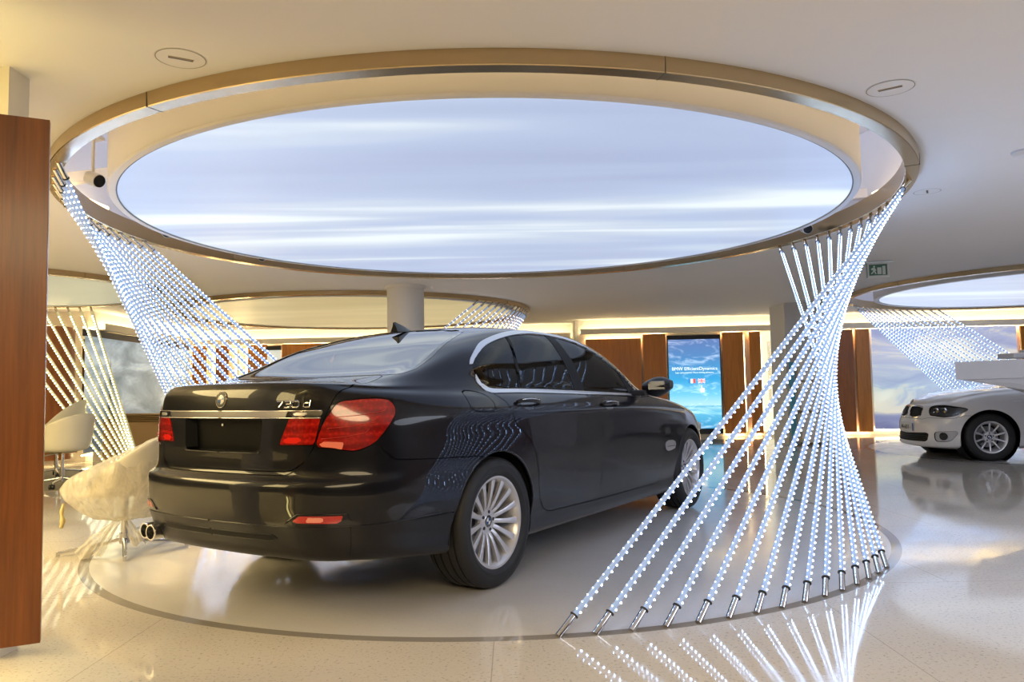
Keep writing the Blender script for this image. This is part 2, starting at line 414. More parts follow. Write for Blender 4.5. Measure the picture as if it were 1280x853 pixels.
def locate(M, pts, proj):
    """surface position and normal at 2-D coordinates"""
    A, T = M; Q = proj(A); out = []
    a, b, c = Q[T[:, 0]], Q[T[:, 1]], Q[T[:, 2]]
    den = (b[:, 0]-a[:, 0])*(c[:, 1]-a[:, 1])-(c[:, 0]-a[:, 0])*(b[:, 1]-a[:, 1]); den = np.where(np.abs(den) < 1e-14, 1e-14, den)
    for p in np.asarray(pts, float):
        u = ((p[0]-a[:, 0])*(c[:, 1]-a[:, 1])-(c[:, 0]-a[:, 0])*(p[1]-a[:, 1]))/den
        v = ((b[:, 0]-a[:, 0])*(p[1]-a[:, 1])-(p[0]-a[:, 0])*(b[:, 1]-a[:, 1]))/den
        bad = np.maximum(np.maximum(-u, -v), u+v-1)
        i = int(np.argmin(bad)); t = T[i]
        uu, vv = min(max(u[i], 0), 1), min(max(v[i], 0), 1)
        out.append(A[t[0]]*(1-uu-vv)+A[t[1]]*uu+A[t[2]]*vv)
    return np.array(out)
def dense_poly(poly, step=.02, closed=True):
    out = []; n = len(poly)
    for i in range(n if closed else n-1):
        a = np.array(poly[i], float); b = np.array(poly[(i+1) % n], float); k = max(1, int(np.linalg.norm(b-a)/step))
        for j in range(k): out.append(tuple(a+(b-a)*j/k))
    if not closed: out.append(tuple(poly[-1]))
    return out
def round_poly(poly, n=5): return crv(poly, n, closed=True)
def line_on(M, poly, proj, off, side=1, closed=True, step=.02):
    R = locate(M, dense_poly(poly, step, closed), proj)
    P = R[:, :3]+R[:, 3:6]*off
    if side < 0: P = P*[1, -1, 1]
    return [tuple(p) for p in P]
# ------------------------------------------------------------------ car materials
M_PAINT = mat('dark_metallic_paint', (.006, .0065, .010), .30, metal=.0, spec=.12, coat=1.0, coat_rough=.006)
M_PAINT.node_tree.nodes['Principled BSDF'].inputs['Coat IOR'].default_value = 1.35
M_WPAINT = mat('white_paint', (.74, .74, .76), .3, coat=1.0, coat_rough=.03)
M_BLACK = mat('black_rubber', (.008, .008, .009), .55, spec=.25)
M_DARK = mat('dark_plastic', (.02, .02, .022), .45)
M_GREYPL = mat('grey_lower_trim', (.009, .009, .012), .33, spec=.22, coat=.2, coat_rough=.2)
M_CHROME = mat('chrome', (.82, .82, .84), .07, metal=1.)
M_SATIN = mat('satin_trim', (.78, .79, .82), .34, metal=1.)
M_SILVER = mat('wheel_silver', (.62, .62, .65), .30, metal=.55, coat=.5)
M_BRAKE = mat('brake_steel', (.30, .30, .31), .4, metal=.9)
M_TYRE = mat('tyre_rubber', (.012, .012, .013), .6)
def _tyre():
    nd, lk, b = nodes(M_TYRE); nt = M_TYRE.node_tree
    t = nt.nodes.new('ShaderNodeTexCoord'); s = nt.nodes.new('ShaderNodeSeparateXYZ'); lk.new(t.outputs['Object'], s.inputs[0])
    at = nt.nodes.new('ShaderNodeMath'); at.operation = 'ARCTAN2'; lk.new(s.outputs['X'], at.inputs[0]); lk.new(s.outputs['Z'], at.inputs[1])
    mu = nt.nodes.new('ShaderNodeMath'); mu.operation = 'MULTIPLY'; mu.inputs[1].default_value = 72/ (2*math.pi); lk.new(at.outputs[0], mu.inputs[0])
    ad = nt.nodes.new('ShaderNodeMath'); ad.operation = 'MULTIPLY_ADD'; ad.inputs[1].default_value = 9.0; lk.new(s.outputs['Y'], ad.inputs[0]); lk.new(mu.outputs[0], ad.inputs[2])
    fr = nt.nodes.new('ShaderNodeMath'); fr.operation = 'FRACT'; lk.new(ad.outputs[0], fr.inputs[0])
    gt = nt.nodes.new('ShaderNodeMath'); gt.operation = 'GREATER_THAN'; gt.inputs[1].default_value = .14; lk.new(fr.outputs[0], gt.inputs[0])
    # sipes only across the tread (radius beyond 0.337)
    ln = nt.nodes.new('ShaderNodeVectorMath'); ln.operation = 'MULTIPLY'; ln.inputs[1].default_value = (1, 0, 1); lk.new(t.outputs['Object'], ln.inputs[0])
    le = nt.nodes.new('ShaderNodeVectorMath'); le.operation = 'LENGTH'; lk.new(ln.outputs[0], le.inputs[0])
    lt = nt.nodes.new('ShaderNodeMath'); lt.operation = 'LESS_THAN'; lt.inputs[1].default_value = .334; lk.new(le.outputs['Value'], lt.inputs[0])
    mx = nt.nodes.new('ShaderNodeMath'); mx.operation = 'MAXIMUM'; lk.new(gt.outputs[0], mx.inputs[0]); lk.new(lt.outputs[0], mx.inputs[1])
    bp = nt.nodes.new('ShaderNodeBump'); bp.inputs['Strength'].default_value = .9; bp.inputs['Distance'].default_value = .004
    lk.new(mx.outputs[0], bp.inputs['Height']); lk.new(bp.outputs[0], b.inputs['Normal'])
_tyre()
M_GLASS = glass('car_window_glass', (.30, .33, .34))
M_RGLASS = glass('rear_screen_glass', (.55, .60, .64), ior=1.9, base=.45, refl_rough=.01)
M_HLGLASS = glass('headlight_lens', (.85, .88, .9))
M_CABIN = mat('cabin_leather', (.045, .043, .045), .5)
M_HEADL = mat('cabin_headliner', (.30, .28, .25), .9)
M_RED = mat('tail_lamp_red', (.50, .008, .006), .18, coat=1., coat_rough=.02)
def _red():
    nd, lk, b = nodes(M_RED); nt = M_RED.node_tree
    c = coords(nt, (1, 1, 1)); s = nt.nodes.new('ShaderNodeSeparateXYZ'); lk.new(c.outputs[0], s.inputs[0])
    w = nt.nodes.new('ShaderNodeTexWave'); w.bands_direction = 'Z'; w.inputs['Scale'].default_value = 4.2; w.inputs['Distortion'].default_value = .6; lk.new(c.outputs[0], w.inputs[0])
    r = ramp(nt, [(0, (.34, .006, .004)), (.35, (.50, .010, .006)), (.6, (.66, .022, .010)), (1, (.45, .008, .005))]); lk.new(w.outputs['Fac'], r.inputs[0])
    v = nt.nodes.new('ShaderNodeTexVoronoi'); v.inputs['Scale'].default_value = 60; lk.new(c.outputs[0], v.inputs[0])
    r2 = ramp(nt, [(.0, (1, 1, 1)), (.35, (.75, .75, .75)), (.6, (.55, .5, .5))]); lk.new(v.outputs['Distance'], r2.inputs[0])
    mx = nt.nodes.new('ShaderNodeMix'); mx.data_type = 'RGBA'; mx.blend_type = 'MULTIPLY'; mx.inputs[0].default_value = 1
    lk.new(r.outputs[0], mx.inputs[6]); lk.new(r2.outputs[0], mx.inputs[7]); lk.new(mx.outputs[2], b.inputs['Base Color'])
_red()
M_REDLIT = mat('reflector_red', (.42, .01, .008), .12, coat=1.)
M_BLUE = mat('badge_blue', (.01, .09, .35), .25, coat=.6)
M_BWHITE = mat('badge_white', (.8, .8, .78), .3, coat=.6)
M_PLATE = mat('plate_white', (.75, .75, .72), .4)
M_INK = mat('black_ink', (.01, .01, .012), .4)

# ------------------------------------------------------------------ small car pieces
def roundel(name, parent, R, M, t=.004):
    """round badge: chrome rim, black ring with the letters, four quarters"""
    bm = bmesh.new()
    lathe(bm, [(0, 0), (R, 0), (R*1.0, t*.8), (R*.965, t), (R*.94, t*.8)], 40, mi=0)
    lathe(bm, [(R*.94, t*.8), (R*.60, t*.9)], 40, mi=1)
    lathe(bm, [(R*.60, t*.9), (R*.59, t*1.15), (R*.56, t*1.15), (R*.56, t)], 40, mi=0)
    for q in range(4):
        lathe(bm, [(R*.56, t), (0.0, t*1.25)], 8, mi=2+(q % 2), a0=math.pi/2*q, a1=math.pi/2*(q+1))
    o = obj(name, bm, [M_CHROME, M_INK, M_BLUE, M_BWHITE], parent); o.matrix_local = M
    for k, ch in enumerate('BMW'):
        a = math.radians(90+(1-k)*46)
        me = text_mesh(ch, R*.42, R*.01); me.materials.append(M_CHROME if R > .03 else M_BWHITE)
        l = bpy.data.objects.new('letter', me); COL.objects.link(l); l.parent = o
        l.matrix_local = Matrix.Translation((math.cos(a)*R*.77, math.sin(a)*R*.77, t*.95)) @ Matrix.Rotation(a-math.pi/2, 4, 'Z')
    return o
WHEEL_CACHE = {}
def wheel_meshes(key, R, W, rim, spokes, style):
    if key in WHEEL_CACHE: return WHEEL_CACHE[key]
    # axis = local y, outer face towards +y. Built about z then turned.
    X = Matrix.Rotation(-math.pi/2, 4, 'X')     # z -> +y
    h = W/2; parts = {}
    bm = bmesh.new()
    pr = [(rim+.004, -h*.80), (rim+.012, -h*.92), (rim+.035, -h*1.0), (R-.045, -h*1.02), (R-.016, -h*.93), (R-.005, -h*.80)]
    g = [-.60, -.22, .22, .60]
    for x in g:
        pr += [(R-.001, h*(x-.045)), (R-.009, h*(x-.035)), (R-.009, h*(x+.035)), (R-.001, h*(x+.045))]
    pr += [(R-.005, h*.80), (R-.016, h*.93), (R-.045, h*1.02), (R-.052, h*1.025), (rim+.035, h*1.0), (rim+.030, h*1.012), (rim+.012, h*.95), (rim+.002, h*.86)]
    lathe(bm, pr, 96, X); parts['tyre'] = bm
    bm = bmesh.new()                             # barrel, lip
    face = h*.80
    lathe(bm, [(rim-.004, -h*.82), (rim+.008, -h*.86), (rim+.008, -h*.80), (rim-.02, -h*.70), (rim-.045, -h*.3), (rim-.040, h*.2), (rim-.026, h*.62), (rim-.016, face*.98), (rim-.006, face+.008), (rim+.006, face+.010), (rim+.012, face+.004), (rim+.010, h*.70)], 96, X)
    hub = face-.052 if style == 'multi' else face-.035
    lathe(bm, [(0, hub-.03), (.075, hub-.03), (.080, hub-.012), (.072, hub), (.040, hub+.004), (.0, hub+.004)], 40, X)
    for k in range(spokes):
        a = 2*math.pi*k/spokes; prof = []
        n = 9
        for i in range(n):
            t = i/(n-1); r = .062+(rim-.018-.062)*t
            y = hub+.002+(face-.006-hub)*(t**.65)
            w = (.0135 if style == 'multi' else .012)*(1-.10*math.sin(t*math.pi))+(.007*t**3 if style == 'multi' else 0)
            prof.append((r, y, w))
        ca, sa = math.cos(a), math.sin(a); rows = []
        dirs = [1] if style == 'multi' else [1]
        for r, y, w in prof:
            sk = 0
            ring = []
            for dx, dy in ((-w, -.020), (-w*.92, -.003), (-w*.45, .0), (w*.45, .0), (w*.92, -.003), (w, -.020)):
                px = r*ca-(dx+sk)*sa; pz = r*sa+(dx+sk)*ca
                ring.append(bm.verts.new((px, y+dy, pz)))
            rows.append(ring)
        for i in range(n-1):
            for j in range(6):
                bm.faces.new([rows[i][j], rows[i][(j+1) % 6], rows[i+1][(j+1) % 6], rows[i+1][j]])
        bm.faces.new(rows[0][::-1]); bm.faces.new(rows[-1])
    parts['rim'] = bm
    bm = bmesh.new()
    lathe(bm, [(0, -.004), (.0095, -.004), (.0095, .0008), (.007, .002), (0, .0012)], 12, X)
    parts['bolt'] = bm
    bm = bmesh.new(); lathe(bm, [(.05, hub-.075), (rim-.065, hub-.075), (rim-.065, hub-.10), (.05, hub-.10)], 48, X, closed=True)
    lathe(bm, [(0, hub-.03), (.08, hub-.035), (.085, hub-.09), (0, hub-.09)], 32, X)
    parts['brake_disc'] = bm
    bm = bmesh.new()
    lathe(bm, [(rim-.12, hub-.05), (rim-.058, hub-.05), (rim-.052, hub-.07), (rim-.052, hub-.12), (rim-.12, hub-.12)], 14, X, closed=True, a0=-.5, a1=.5)
    parts['brake_caliper'] = bm
    out = {}
    for k, b in parts.items():
        bmesh.ops.recalc_face_normals(b, faces=b.faces)
        me = bpy.data.meshes.new(k); b.to_mesh(me); b.free()
        me.materials.append({'tyre': M_TYRE, 'rim': M_SILVER, 'bolt': M_DARK, 'brake_disc': M_BRAKE, 'brake_caliper': M_DARK}[k])
        me.polygons.foreach_set('use_smooth', [True]*len(me.polygons)); me.set_sharp_from_angle(angle=math.radians(35))
        out[k] = me
    out['hub'] = hub; WHEEL_CACHE[key] = out
    return out
def wheel(car, key, x, y, z, R, W, rim, spokes, style, side, spin=0.):
    ms = wheel_meshes(key, R, W, rim, spokes, style)
    w = bpy.data.objects.new('wheel', ms['tyre']); COL.objects.link(w); w.name = 'wheel'; w.parent = car
    w.location = (x, y, z); w.rotation_euler = (0, spin, 0 if side > 0 else math.pi)
    for k in ('rim', 'brake_disc', 'brake_caliper'): obj(k, ms[k], None, w)
    for k in range(5):
        a = 2*math.pi*(k+.5)/5; obj('wheel_bolt', ms['bolt'], None, w, loc=(.05*math.cos(a), ms['hub']+.004, .05*math.sin(a)))
    roundel('hub_badge', w, .034, Matrix.Translation((0, ms['hub']+.004, 0)) @ Matrix.Rotation(-math.pi/2, 4, 'X') @ Matrix.Rotation(-spin+ (0.0), 4, 'Z') , .003)
    return w
def arch_poly(cx, cz, r, low, flare=.0, n=26, a0=-15):
    out = [(cx-r*1.0-flare, low)]
    for i in range(n+1):
        a = math.radians(180-a0-(180-2*a0)*i/n); out.append((cx+r*math.cos(a), cz+r*math.sin(a)))
    out.append((cx+r+flare, low))
    return out
def headrest(bm, x, y, z, w=.27, h=.20, d=.11):
    for s in (-.06, .06): cyl(bm, (x, y+s, z-.12), (x, y+s, z+.05), .007, 8)
    g = []
    prof = [(-.5, .0), (-.45, .62), (-.25, .95), (.1, 1.), (.4, .85), (.5, .4), (.5, 0), (.3, -.05), (-.3, -.05)]
    prof = crv(prof, 4, True)
    n = 11; rows = []
    for i in range(n):
        t = -1+2*i/(n-1); s = (1-abs(t)**3.2)**.5*.9+.1
        rows.append([(x+p[0]*d*s, y+t*w/2, z+p[1]*h*(.55+.45*s)) for p in prof])
    V = [[bm.verts.new(p) for p in r] for r in rows]; m = len(prof)
    for i in range(n-1):
        for j in range(m): bm.faces.new([V[i][j], V[i][(j+1) % m], V[i+1][(j+1) % m], V[i+1][j]])
    bm.faces.new(V[0][::-1]); bm.faces.new(V[-1])
def seat_mesh(x, y, w=.52, bench=False, z0=.42, top=1.02, lean=.22, heads=(0,)):
    bm = bmesh.new()
    box(bm, (x+.08, y, z0+.02), (.52, w, .20), bev=.05)
    n = 8; rows = []
    for i in range(n):
        t = i/(n-1); zz = z0+.05+(top-z0-.05)*t; xx = x-.16-lean*t*.9; s = w/2*(1-.18*t**3); d = .09-.03*t
        rows.append([(xx-d, y-s*.86, zz), (xx+d*.3, y-s, zz), (xx+d, y-s*.8, zz), (xx+d*.55, y, zz), (xx+d, y+s*.8, zz), (xx+d*.3, y+s, zz), (xx-d, y+s*.86, zz)])
    V = [[bm.verts.new(p) for p in r] for r in rows]
    for i in range(n-1):
        for j in range(7): bm.faces.new([V[i][j], V[i][(j+1) % 7], V[i+1][(j+1) % 7], V[i+1][j]])
    bm.faces.new(V[0][::-1]); bm.faces.new(V[-1])
    for hy in heads: headrest(bm, x-.16-lean-.0, y+hy, top+.035)
    return bm
# ------------------------------------------------------------------ the dark saloon
CAR_YAW = 1.0052
car = thing('sedan_car', 'dark blue-black saloon car parked under the large lit ceiling ring, seen from its tail', 'car', (-.879, 4.7122, 0), CAR_YAW)
G7, N7 = car7(); H7 = make_half(G7, N7, 21)
SH = 10.0    # shoulder row
W7 = [(-.060, 1.205), (-.058, 1.165), (-.040, 1.120), (-.008, 1.082), (.040, 1.057), (.11, 1.051), (.35, 1.049), (.75, 1.039), (1.17, 1.025), (1.9, .997), (2.10, .990),
      (2.135, .998), (2.00, 1.135), (1.84, 1.243), (1.67, 1.322), (1.43, 1.392), (1.24, 1.426), (1.05, 1.442), (.87, 1.446), (.69, 1.438), (.49, 1.415), (.285, 1.373), (.116, 1.322), (-.022, 1.248)]
def side_only(f): return lambda A: np.where((A[:, 1] > .45) & (A[:, 7] > 8.5) & (A[:, 7] < 13.6), f(A), -1.)
W7 = round_poly(W7, 3)
WIN7 = side_only(lambda A: psdf(XZ(A), W7)-.016)
AR7 = arch_poly(-.005, .345, .392, .0, .06); AF7 = arch_poly(3.07, .345, .388, .0, .05)
def arch_f(polys): return lambda A: np.where((A[:, 1] > .6) & (A[:, 7] < 8.5), np.maximum(psdf(XZ(A), polys[0]), psdf(XZ(A), polys[1])), -1.)
ARCH7 = arch_f((AR7, AF7))
RG7 = [(-.46, -.3), (-.47, .0), (-.485, .35), (-.515, .60), (-.49, .675), (-.40, .690), (-.20, .655), (.02, .595), (.22, .535), (.315, .485), (.345, .40), (.365, .2), (.37, -.3)]
WS7 = [(1.62, -.3), (1.63, .44), (1.68, .53), (2.05, .60), (2.40, .665), (2.47, .62), (2.52, .3), (2.53, -.3)]
def top_only(poly): return lambda A: np.where(A[:, 7] > 10.6, psdf(XY(A), poly), -1.)
RGf, WSf = top_only(RG7), top_only(WS7)
def TB(A):     # trunk-lid coordinates: distance from the centre line, and height below / run ahead of the lip
    b = np.where(A[:, 7] <= SH, np.minimum(A[:, 2]-1.10, 0), np.maximum(A[:, 0]+1.02, 0))
    b = np.where((A[:, 7] <= SH) & (A[:, 0] > -.78), -9, b)
    return np.column_stack([A[:, 1], b])
TR7 = [(-.3, -.397), (.44, -.397), (.49, -.385), (.55, -.345), (.590, -.28), (.615, -.20), (.640, -.12), (.660, -.04), (.668, .0), (.668, .16), (.655, .28), (.625, .42), (.60, .475), (.56, .492), (.3, .505), (-.3, .51)]
TRf = lambda A: psdf(TB(A), TR7)
DR7 = [(.034, 1.058), (.075, 1.03), (.117, 1.0), (.15, .93), (.172, .872), (.255, .823), (.33, .765), (.375, .70), (.415, .60), (.432, .50), (.46, .42), (.52, .35), (.60, .322), (1.298, .306), (1.296, .655), (1.288, .82), (1.245, .93), (1.172, 1.0235)]
DR7 += [(.75, 1.0375), (.35, 1.047)]
DF7 = [(1.172, 1.0235), (1.245, .93), (1.288, .82), (1.296, .655), (1.298, .306), (2.36, .298), (2.43, .36), (2.412, .57), (2.41, .83), (2.395, .93), (2.36, .99), (2.12, .985), (1.9, .995)]
def low_side(poly): return lambda A: np.where((A[:, 1] > .6) & (A[:, 7] < 10.45), psdf(XZ(A), poly), -1.)
DRf, DFf = low_side(DR7), low_side(DF7)
FU7 = round_poly([(-.215, 1.058), (-.10, 1.058), (-.03, 1.035), (-.005, .995), (-.02, .955), (-.13, .952), (-.215, .965), (-.225, 1.01)], 5)
FUf = low_side(FU7)
BP7 = [(-1., .0), (-1., .684), (.46, .686), (.53, .715), (.575, .765), (.618, .815), (.70, .808), (.77, .800), (.833, .796), (.88, .812), (.93, .838), (.975, .79), (1.02, .750), (1.10, .744), (1.3, .735), (1.6, .722), (1.72, .69), (1.72, 0)]
BPf = lambda A: np.where((A[:, 7] < SH) & (A[:, 0] < .5), psdf(LZ(A), BP7), -1.)
TO7 = round_poly([(.655, .907), (.700, .975), (.741, 1.020), (.817, 1.032), (.946, 1.036), (1.025, 1.022), (1.045, .975), (1.012, .922), (.966, .870), (.920, .828), (.833, .798), (.77, .802), (.70, .812), (.634, .822)], 4)
TOf = lambda A: np.where((A[:, 7] < SH+.3) & (A[:, 0] < -.4), psdf(LZ(A), TO7), -1.)
TI7 = [(.475, .954), (.656, .952), (.622, .826), (.41, .824)]
TIf = lambda A: np.where((A[:, 7] < SH) & (A[:, 0] < -.6), psdf(LZ(A), TI7), -1.)
HL7 = round_poly([(3.42, .74), (3.62, .76), (3.76, .74), (3.86, .70), (3.87, .63), (3.78, .61), (3.60, .64), (3.47, .68)], 4)
HLf = lambda A: np.where((A[:, 0] > 3.3) & (A[:, 7] < 10.), psdf(XZ(A), HL7), -1.)
HD7 = [(2.57, -.3), (2.56, .45), (2.53, .60), (2.62, .74), (3.1, .74), (3.5, .66), (3.75, .50), (3.85, .3), (3.87, -.3)]
HDf = lambda A: np.where(A[:, 7] > 9.5, psdf(XY(A), HD7), -1.)
GAP = .0028
def cutout(M, fs, gap=GAP):
    for f in fs: M = clip(M, lambda A, f=f: -f(A)-gap)
    return M
openH = cutout(H7, [WIN7, ARCH7, RGf, WSf], 0.)
keep = lambda M, f, gap=GAP: clip(M, lambda A: f(A)-gap)
# inner dark shell behind the gaps
PL7 = [(-.3, .948), (.305, .948), (.292, .80), (.27, .785), (-.3, .785)]
PLf = lambda A: np.where((A[:, 7] < SH) & (A[:, 0] < -.6), psdf(LZ(A), PL7), -1.)
inner = cutout(clip(openH, lambda A: A[:, 7]-.5), [PLf], 0.)
me = surf_mesh('inner_shell', inner, M_BLACK, off=-.016, both=True); obj('inner_shell', me, None, car)
body = cutout(openH, [TRf, DRf, DFf, BPf, TOf, HDf, HLf, FUf], GAP)
body_o = obj('body_shell', surf_mesh('body_shell', body, M_PAINT, both=True), None, car)
lid = keep(keep(openH, TRf), lambda A: -TIf(A), 0.)
# number-plate recess cut into the lid
PL7 = [(-.3, .948), (.305, .948), (.292, .80), (.27, .785), (-.3, .785)]
PLf = lambda A: np.where((A[:, 7] < SH) & (A[:, 0] < -.6), psdf(LZ(A), PL7), -1.)
lid = clip(lid, lambda A: -PLf(A))
lid_o = obj('boot_lid', surf_mesh('boot_lid', lid, M_PAINT, both=True, thick=.012), None, car)
pr = clip(H7, PLf)
def recess_mesh():
    bm = bmesh.new(); poly = [(.305, .948), (.292, .80), (.27, .785)]
    out = [(y, z) for y, z in poly]+[(-y, z) for y, z in poly[::-1]]
    def sx(y, z, off): 
        r = locate(H7, [(abs(y), z)], LZ)[0]; return (r[0]+off, y*(r[1]/max(abs(y), 1e-6)) if abs(y) > 1e-6 else 0, z)
    prev = None
    A_ = []; B_ = []
    for y, z in out: A_.append(bm.verts.new(sx(y, z, 0))); B_.append(bm.verts.new((-1.005, y*.88, z*.93+.06)))
    n = len(out)
    for i in range(n): bm.faces.new([A_[i], A_[(i+1) % n], B_[(i+1) % n], B_[i]])
    bm.faces.new(B_)
    return bm
obj('plate_recess', recess_mesh(), mat('recess_black', (.003, .003, .004), .4, spec=.10), lid_o)
bm = bmesh.new(); tube(bm, line_on(H7, [(.30, .80), (.285, .788), (.0, .785)], LZ, .001, closed=False), .003, 6); tube(bm, line_on(H7, [(.30, .80), (.285, .788), (.0, .785)], LZ, .001, side=-1, closed=False), .003, 6)
obj('recess_lip', bm, M_GREYPL, lid_o, smooth=True)
# bright strip across the lid: brushed bar with bright end pieces
def strip(y0, y1, z0, z1, off, side, name, m, parent):
    f = lambda A: np.where((A[:, 7] < SH) & (A[:, 0] < -.6), psdf(LZ(A), [(y0, z1), (y1+.012, z1), (y1, z0), (y0, z0)]), -1.)
    return obj(name, surf_mesh(name, clip(H7, f), m, off=off, side=side, thick=off), None, parent)
for s in (1, -1):
    strip(-.1, .455, .953, .984, .007, s, 'trim_strip', mat('brushed_trim', (.30, .29, .31), .3, metal=1.), lid_o)
    strip(.462, .655, .953, .984, .008, s, 'trim_end_piece', M_CHROME, lid_o)
    strip(.50, .58, .960, .977, .0095, s, 'strip_reflector', M_SATIN, lid_o)
    bm = bmesh.new(); tube(bm, line_on(H7, [(0, .985), (.66, .985)], LZ, .005, s, closed=False), .0028, 6); tube(bm, line_on(H7, [(0, .952), (.655, .952)], LZ, .005, s, closed=False), .0028, 6)
    obj('trim_edge', bm, M_CHROME, lid_o, smooth=True)
    obj('inner_tail_lamp', surf_mesh('inner_tail_lamp', keep(H7, TIf, .003), M_RED, off=.002, side=s, thick=.012), None, lid_o)
    t = obj('tail_lamp', surf_mesh('tail_lamp', keep(H7, TOf, .003), M_RED, off=.004, side=s, thick=.015), None, car)
    bm = bmesh.new()
    for zz, l0, l1 in ((.868, .66, .90), (.915, .69, .95), (.965, .73, 1.0)):
        tube(bm, line_on(H7, [(l0, zz-.012), ((l0+l1)/2, zz-.004), (l1-.02, zz+.012), (l1, zz+.03)], LZ, .0055, s, closed=False), .004, 6, flat=.0012)
    obj('lamp_bar', bm, mat('lamp_bar_red', (.62, .03, .015), .3), t, smooth=True)
    f = lambda A: np.where((A[:, 7] < SH) & (A[:, 0] < -.5), psdf(LZ(A), [(.655, .845), (.775, .838), (.765, .806), (.648, .822)]), -1.)
    obj('reversing_lamp', surf_mesh('reversing_lamp', clip(H7, f), mat('lamp_pink', (.85, .22, .14), .3, coat=1.), off=.006, side=s), None, t)
    f = lambda A: np.where((A[:, 7] < SH) & (A[:, 0] < -.5), psdf(LZ(A), [(.452, .862), (.555, .862), (.540, .834), (.440, .834)]), -1.)
    obj('lamp_bulb_window', surf_mesh('lamp_bulb_window', clip(H7, f), mat('lamp_deep_red', (.75, .02, .01), .1, coat=1.), off=.0035, side=s), None, lid_o)
    # rear bumper reflector
    f = lambda A: np.where((A[:, 7] < SH) & (A[:, 0] < -.5), psdf(LZ(A), [(.52, .482), (.57, .513), (.775, .512), (.755, .478)]), -1.)
    rf = obj('bumper_reflector', surf_mesh('bumper_reflector', clip(H7, f), M_REDLIT, off=.003, side=s, thick=.01), None, car)
    f2 = lambda A: np.where((A[:, 7] < SH) & (A[:, 0] < -.5), psdf(LZ(A), [(.60, .508), (.685, .508), (.685, .485), (.60, .485)]), -1.)
    obj('reflector_grid', surf_mesh('reflector_grid', clip(H7, f2), mat('reflector_pale', (.80, .28, .22), .3), off=.0042, side=s), None, rf)
    bm = bmesh.new(); tube(bm, line_on(H7, [(.49, .476), (.56, .520), (.79, .519), (.81, .49)], LZ, .002, s, closed=False), .004, 6); obj('reflector_surround', bm, M_PAINT, rf, smooth=True)
bump = clip(openH, lambda A: BPf(A)-GAP)
bump = clip(bump, lambda A: -TOf(A)-GAP)
upper_b = clip(bump, lambda A: A[:, 2]-.463); lower_b = clip(bump, lambda A: .459-A[:, 2])
bp_o = obj('rear_bumper', surf_mesh('rear_bumper', upper_b, M_PAINT, both=True), None, car)
obj('bumper_skirt', surf_mesh('bumper_skirt', lower_b, M_GREYPL, both=True), None, bp_o)
bm = bmesh.new()
for s in (1, -1): tube(bm, line_on(H7, [(0, .461), (.6, .461), (1.0, .461), (1.30, .47)], LZ, .001, s, closed=False), .0035, 6)
obj('bumper_crease', bm, M_PAINT, bp_o, smooth=True)
for s in (1, -1):
    bm = bmesh.new(); tube(bm, line_on(H7, [(.805, .455), (.806, .31)], LZ, .0005, s, closed=False), .0022, 5)
    obj('bumper_seam', bm, M_BLACK, bp_o)
DF_ = [(-.2, .418), (.40, .418), (.43, .405), (.40, .393), (-.2, .393)]
DFs = lambda A: np.where((A[:, 7] < SH) & (A[:, 0] < -.6), psdf(LZ(A), DF_), -1.)
obj('diffuser_slot', surf_mesh('diffuser_slot', clip(H7, DFs), M_BLACK, off=.0015, both=True), None, bp_o)
bm = bmesh.new()
for s in (1, -1): tube(bm, line_on(H7, [(0, .420), (.41, .420), (.435, .405), (.40, .391), (0, .391)], LZ, .001, s, closed=False), .0025, 6)
obj('diffuser_frame', bm, M_GREYPL, bp_o, smooth=True)
# twin exhaust on the left
for (ey, ez) in ((.535, .352), (.622, .352)):
    bm = bmesh.new()
    prof = [(.034, .0), (.040, .0), (.042, .006), (.040, .012), (.039, .20), (.034, .20), (.034, .01)]
    lathe(bm, prof, 28, Matrix.Translation((-1.088+.022*(ey-.535)/.087, ey, ez)) @ Matrix.Rotation(math.pi/2, 4, 'Y'), closed=True)
    lathe(bm, [(0, .05), (.035, .05)], 20, Matrix.Translation((-1.088+.022*(ey-.535)/.087, ey, ez)) @ Matrix.Rotation(math.pi/2, 4, 'Y'), mi=1)
    obj('exhaust_tip', bm, [M_CHROME, M_BLACK], car, smooth=35)
# underbody
bm = bmesh.new(); box(bm, (1.5, 0, .27), (2.2, 1.35, .14), bev=.04); box(bm, (0, 0, .33), (1.6, 1.0, .14), bev=.04); box(bm, (-.78, 0, .40), (.4, 1.1, .12), bev=.04); box(bm, (3.2, 0, .30), (1.2, 1.0, .14), bev=.04); obj('underbody', bm, M_BLACK, car)
# wheel wells
for cx in (0., 3.07):
    for s in (1, -1):
        bm = bmesh.new(); M = Matrix.Translation((cx, s*.60, .345)) @ Matrix.Rotation(-s*math.pi/2, 4, 'X')
        lathe(bm, [(.20, .0), (.405, .0), (.405, .30)], 40, M, a0=(math.pi if s > 0 else 0.)-(.12 if s > 0 else .12), a1=(2*math.pi if s > 0 else math.pi)+.12)
        obj('wheel_housing', bm, M_BLACK, car, smooth=40)
        bm = bmesh.new(); ap = (AR7 if cx == 0 else AF7); arc = [p for p in ap if p[1] > .26]
        if cx == 0: pts = line_on(H7, arc, XZ_side, -.002, s, False) if False else None
        obj_pts = None
        lowside = clip(H7, lambda A: np.where((A[:, 1] > .55) & (A[:, 7] < 8.5), 1., -1.))
        R_ = locate(lowside, dense_poly(arc, .02, False), XZ); P_ = (R_[:, :3]-R_[:, 3:6]*.006)*[1, s, 1]
        tube(bm, [tuple(p) for p in P_], .007, 8); obj('arch_lip', bm, M_PAINT, car, smooth=True)
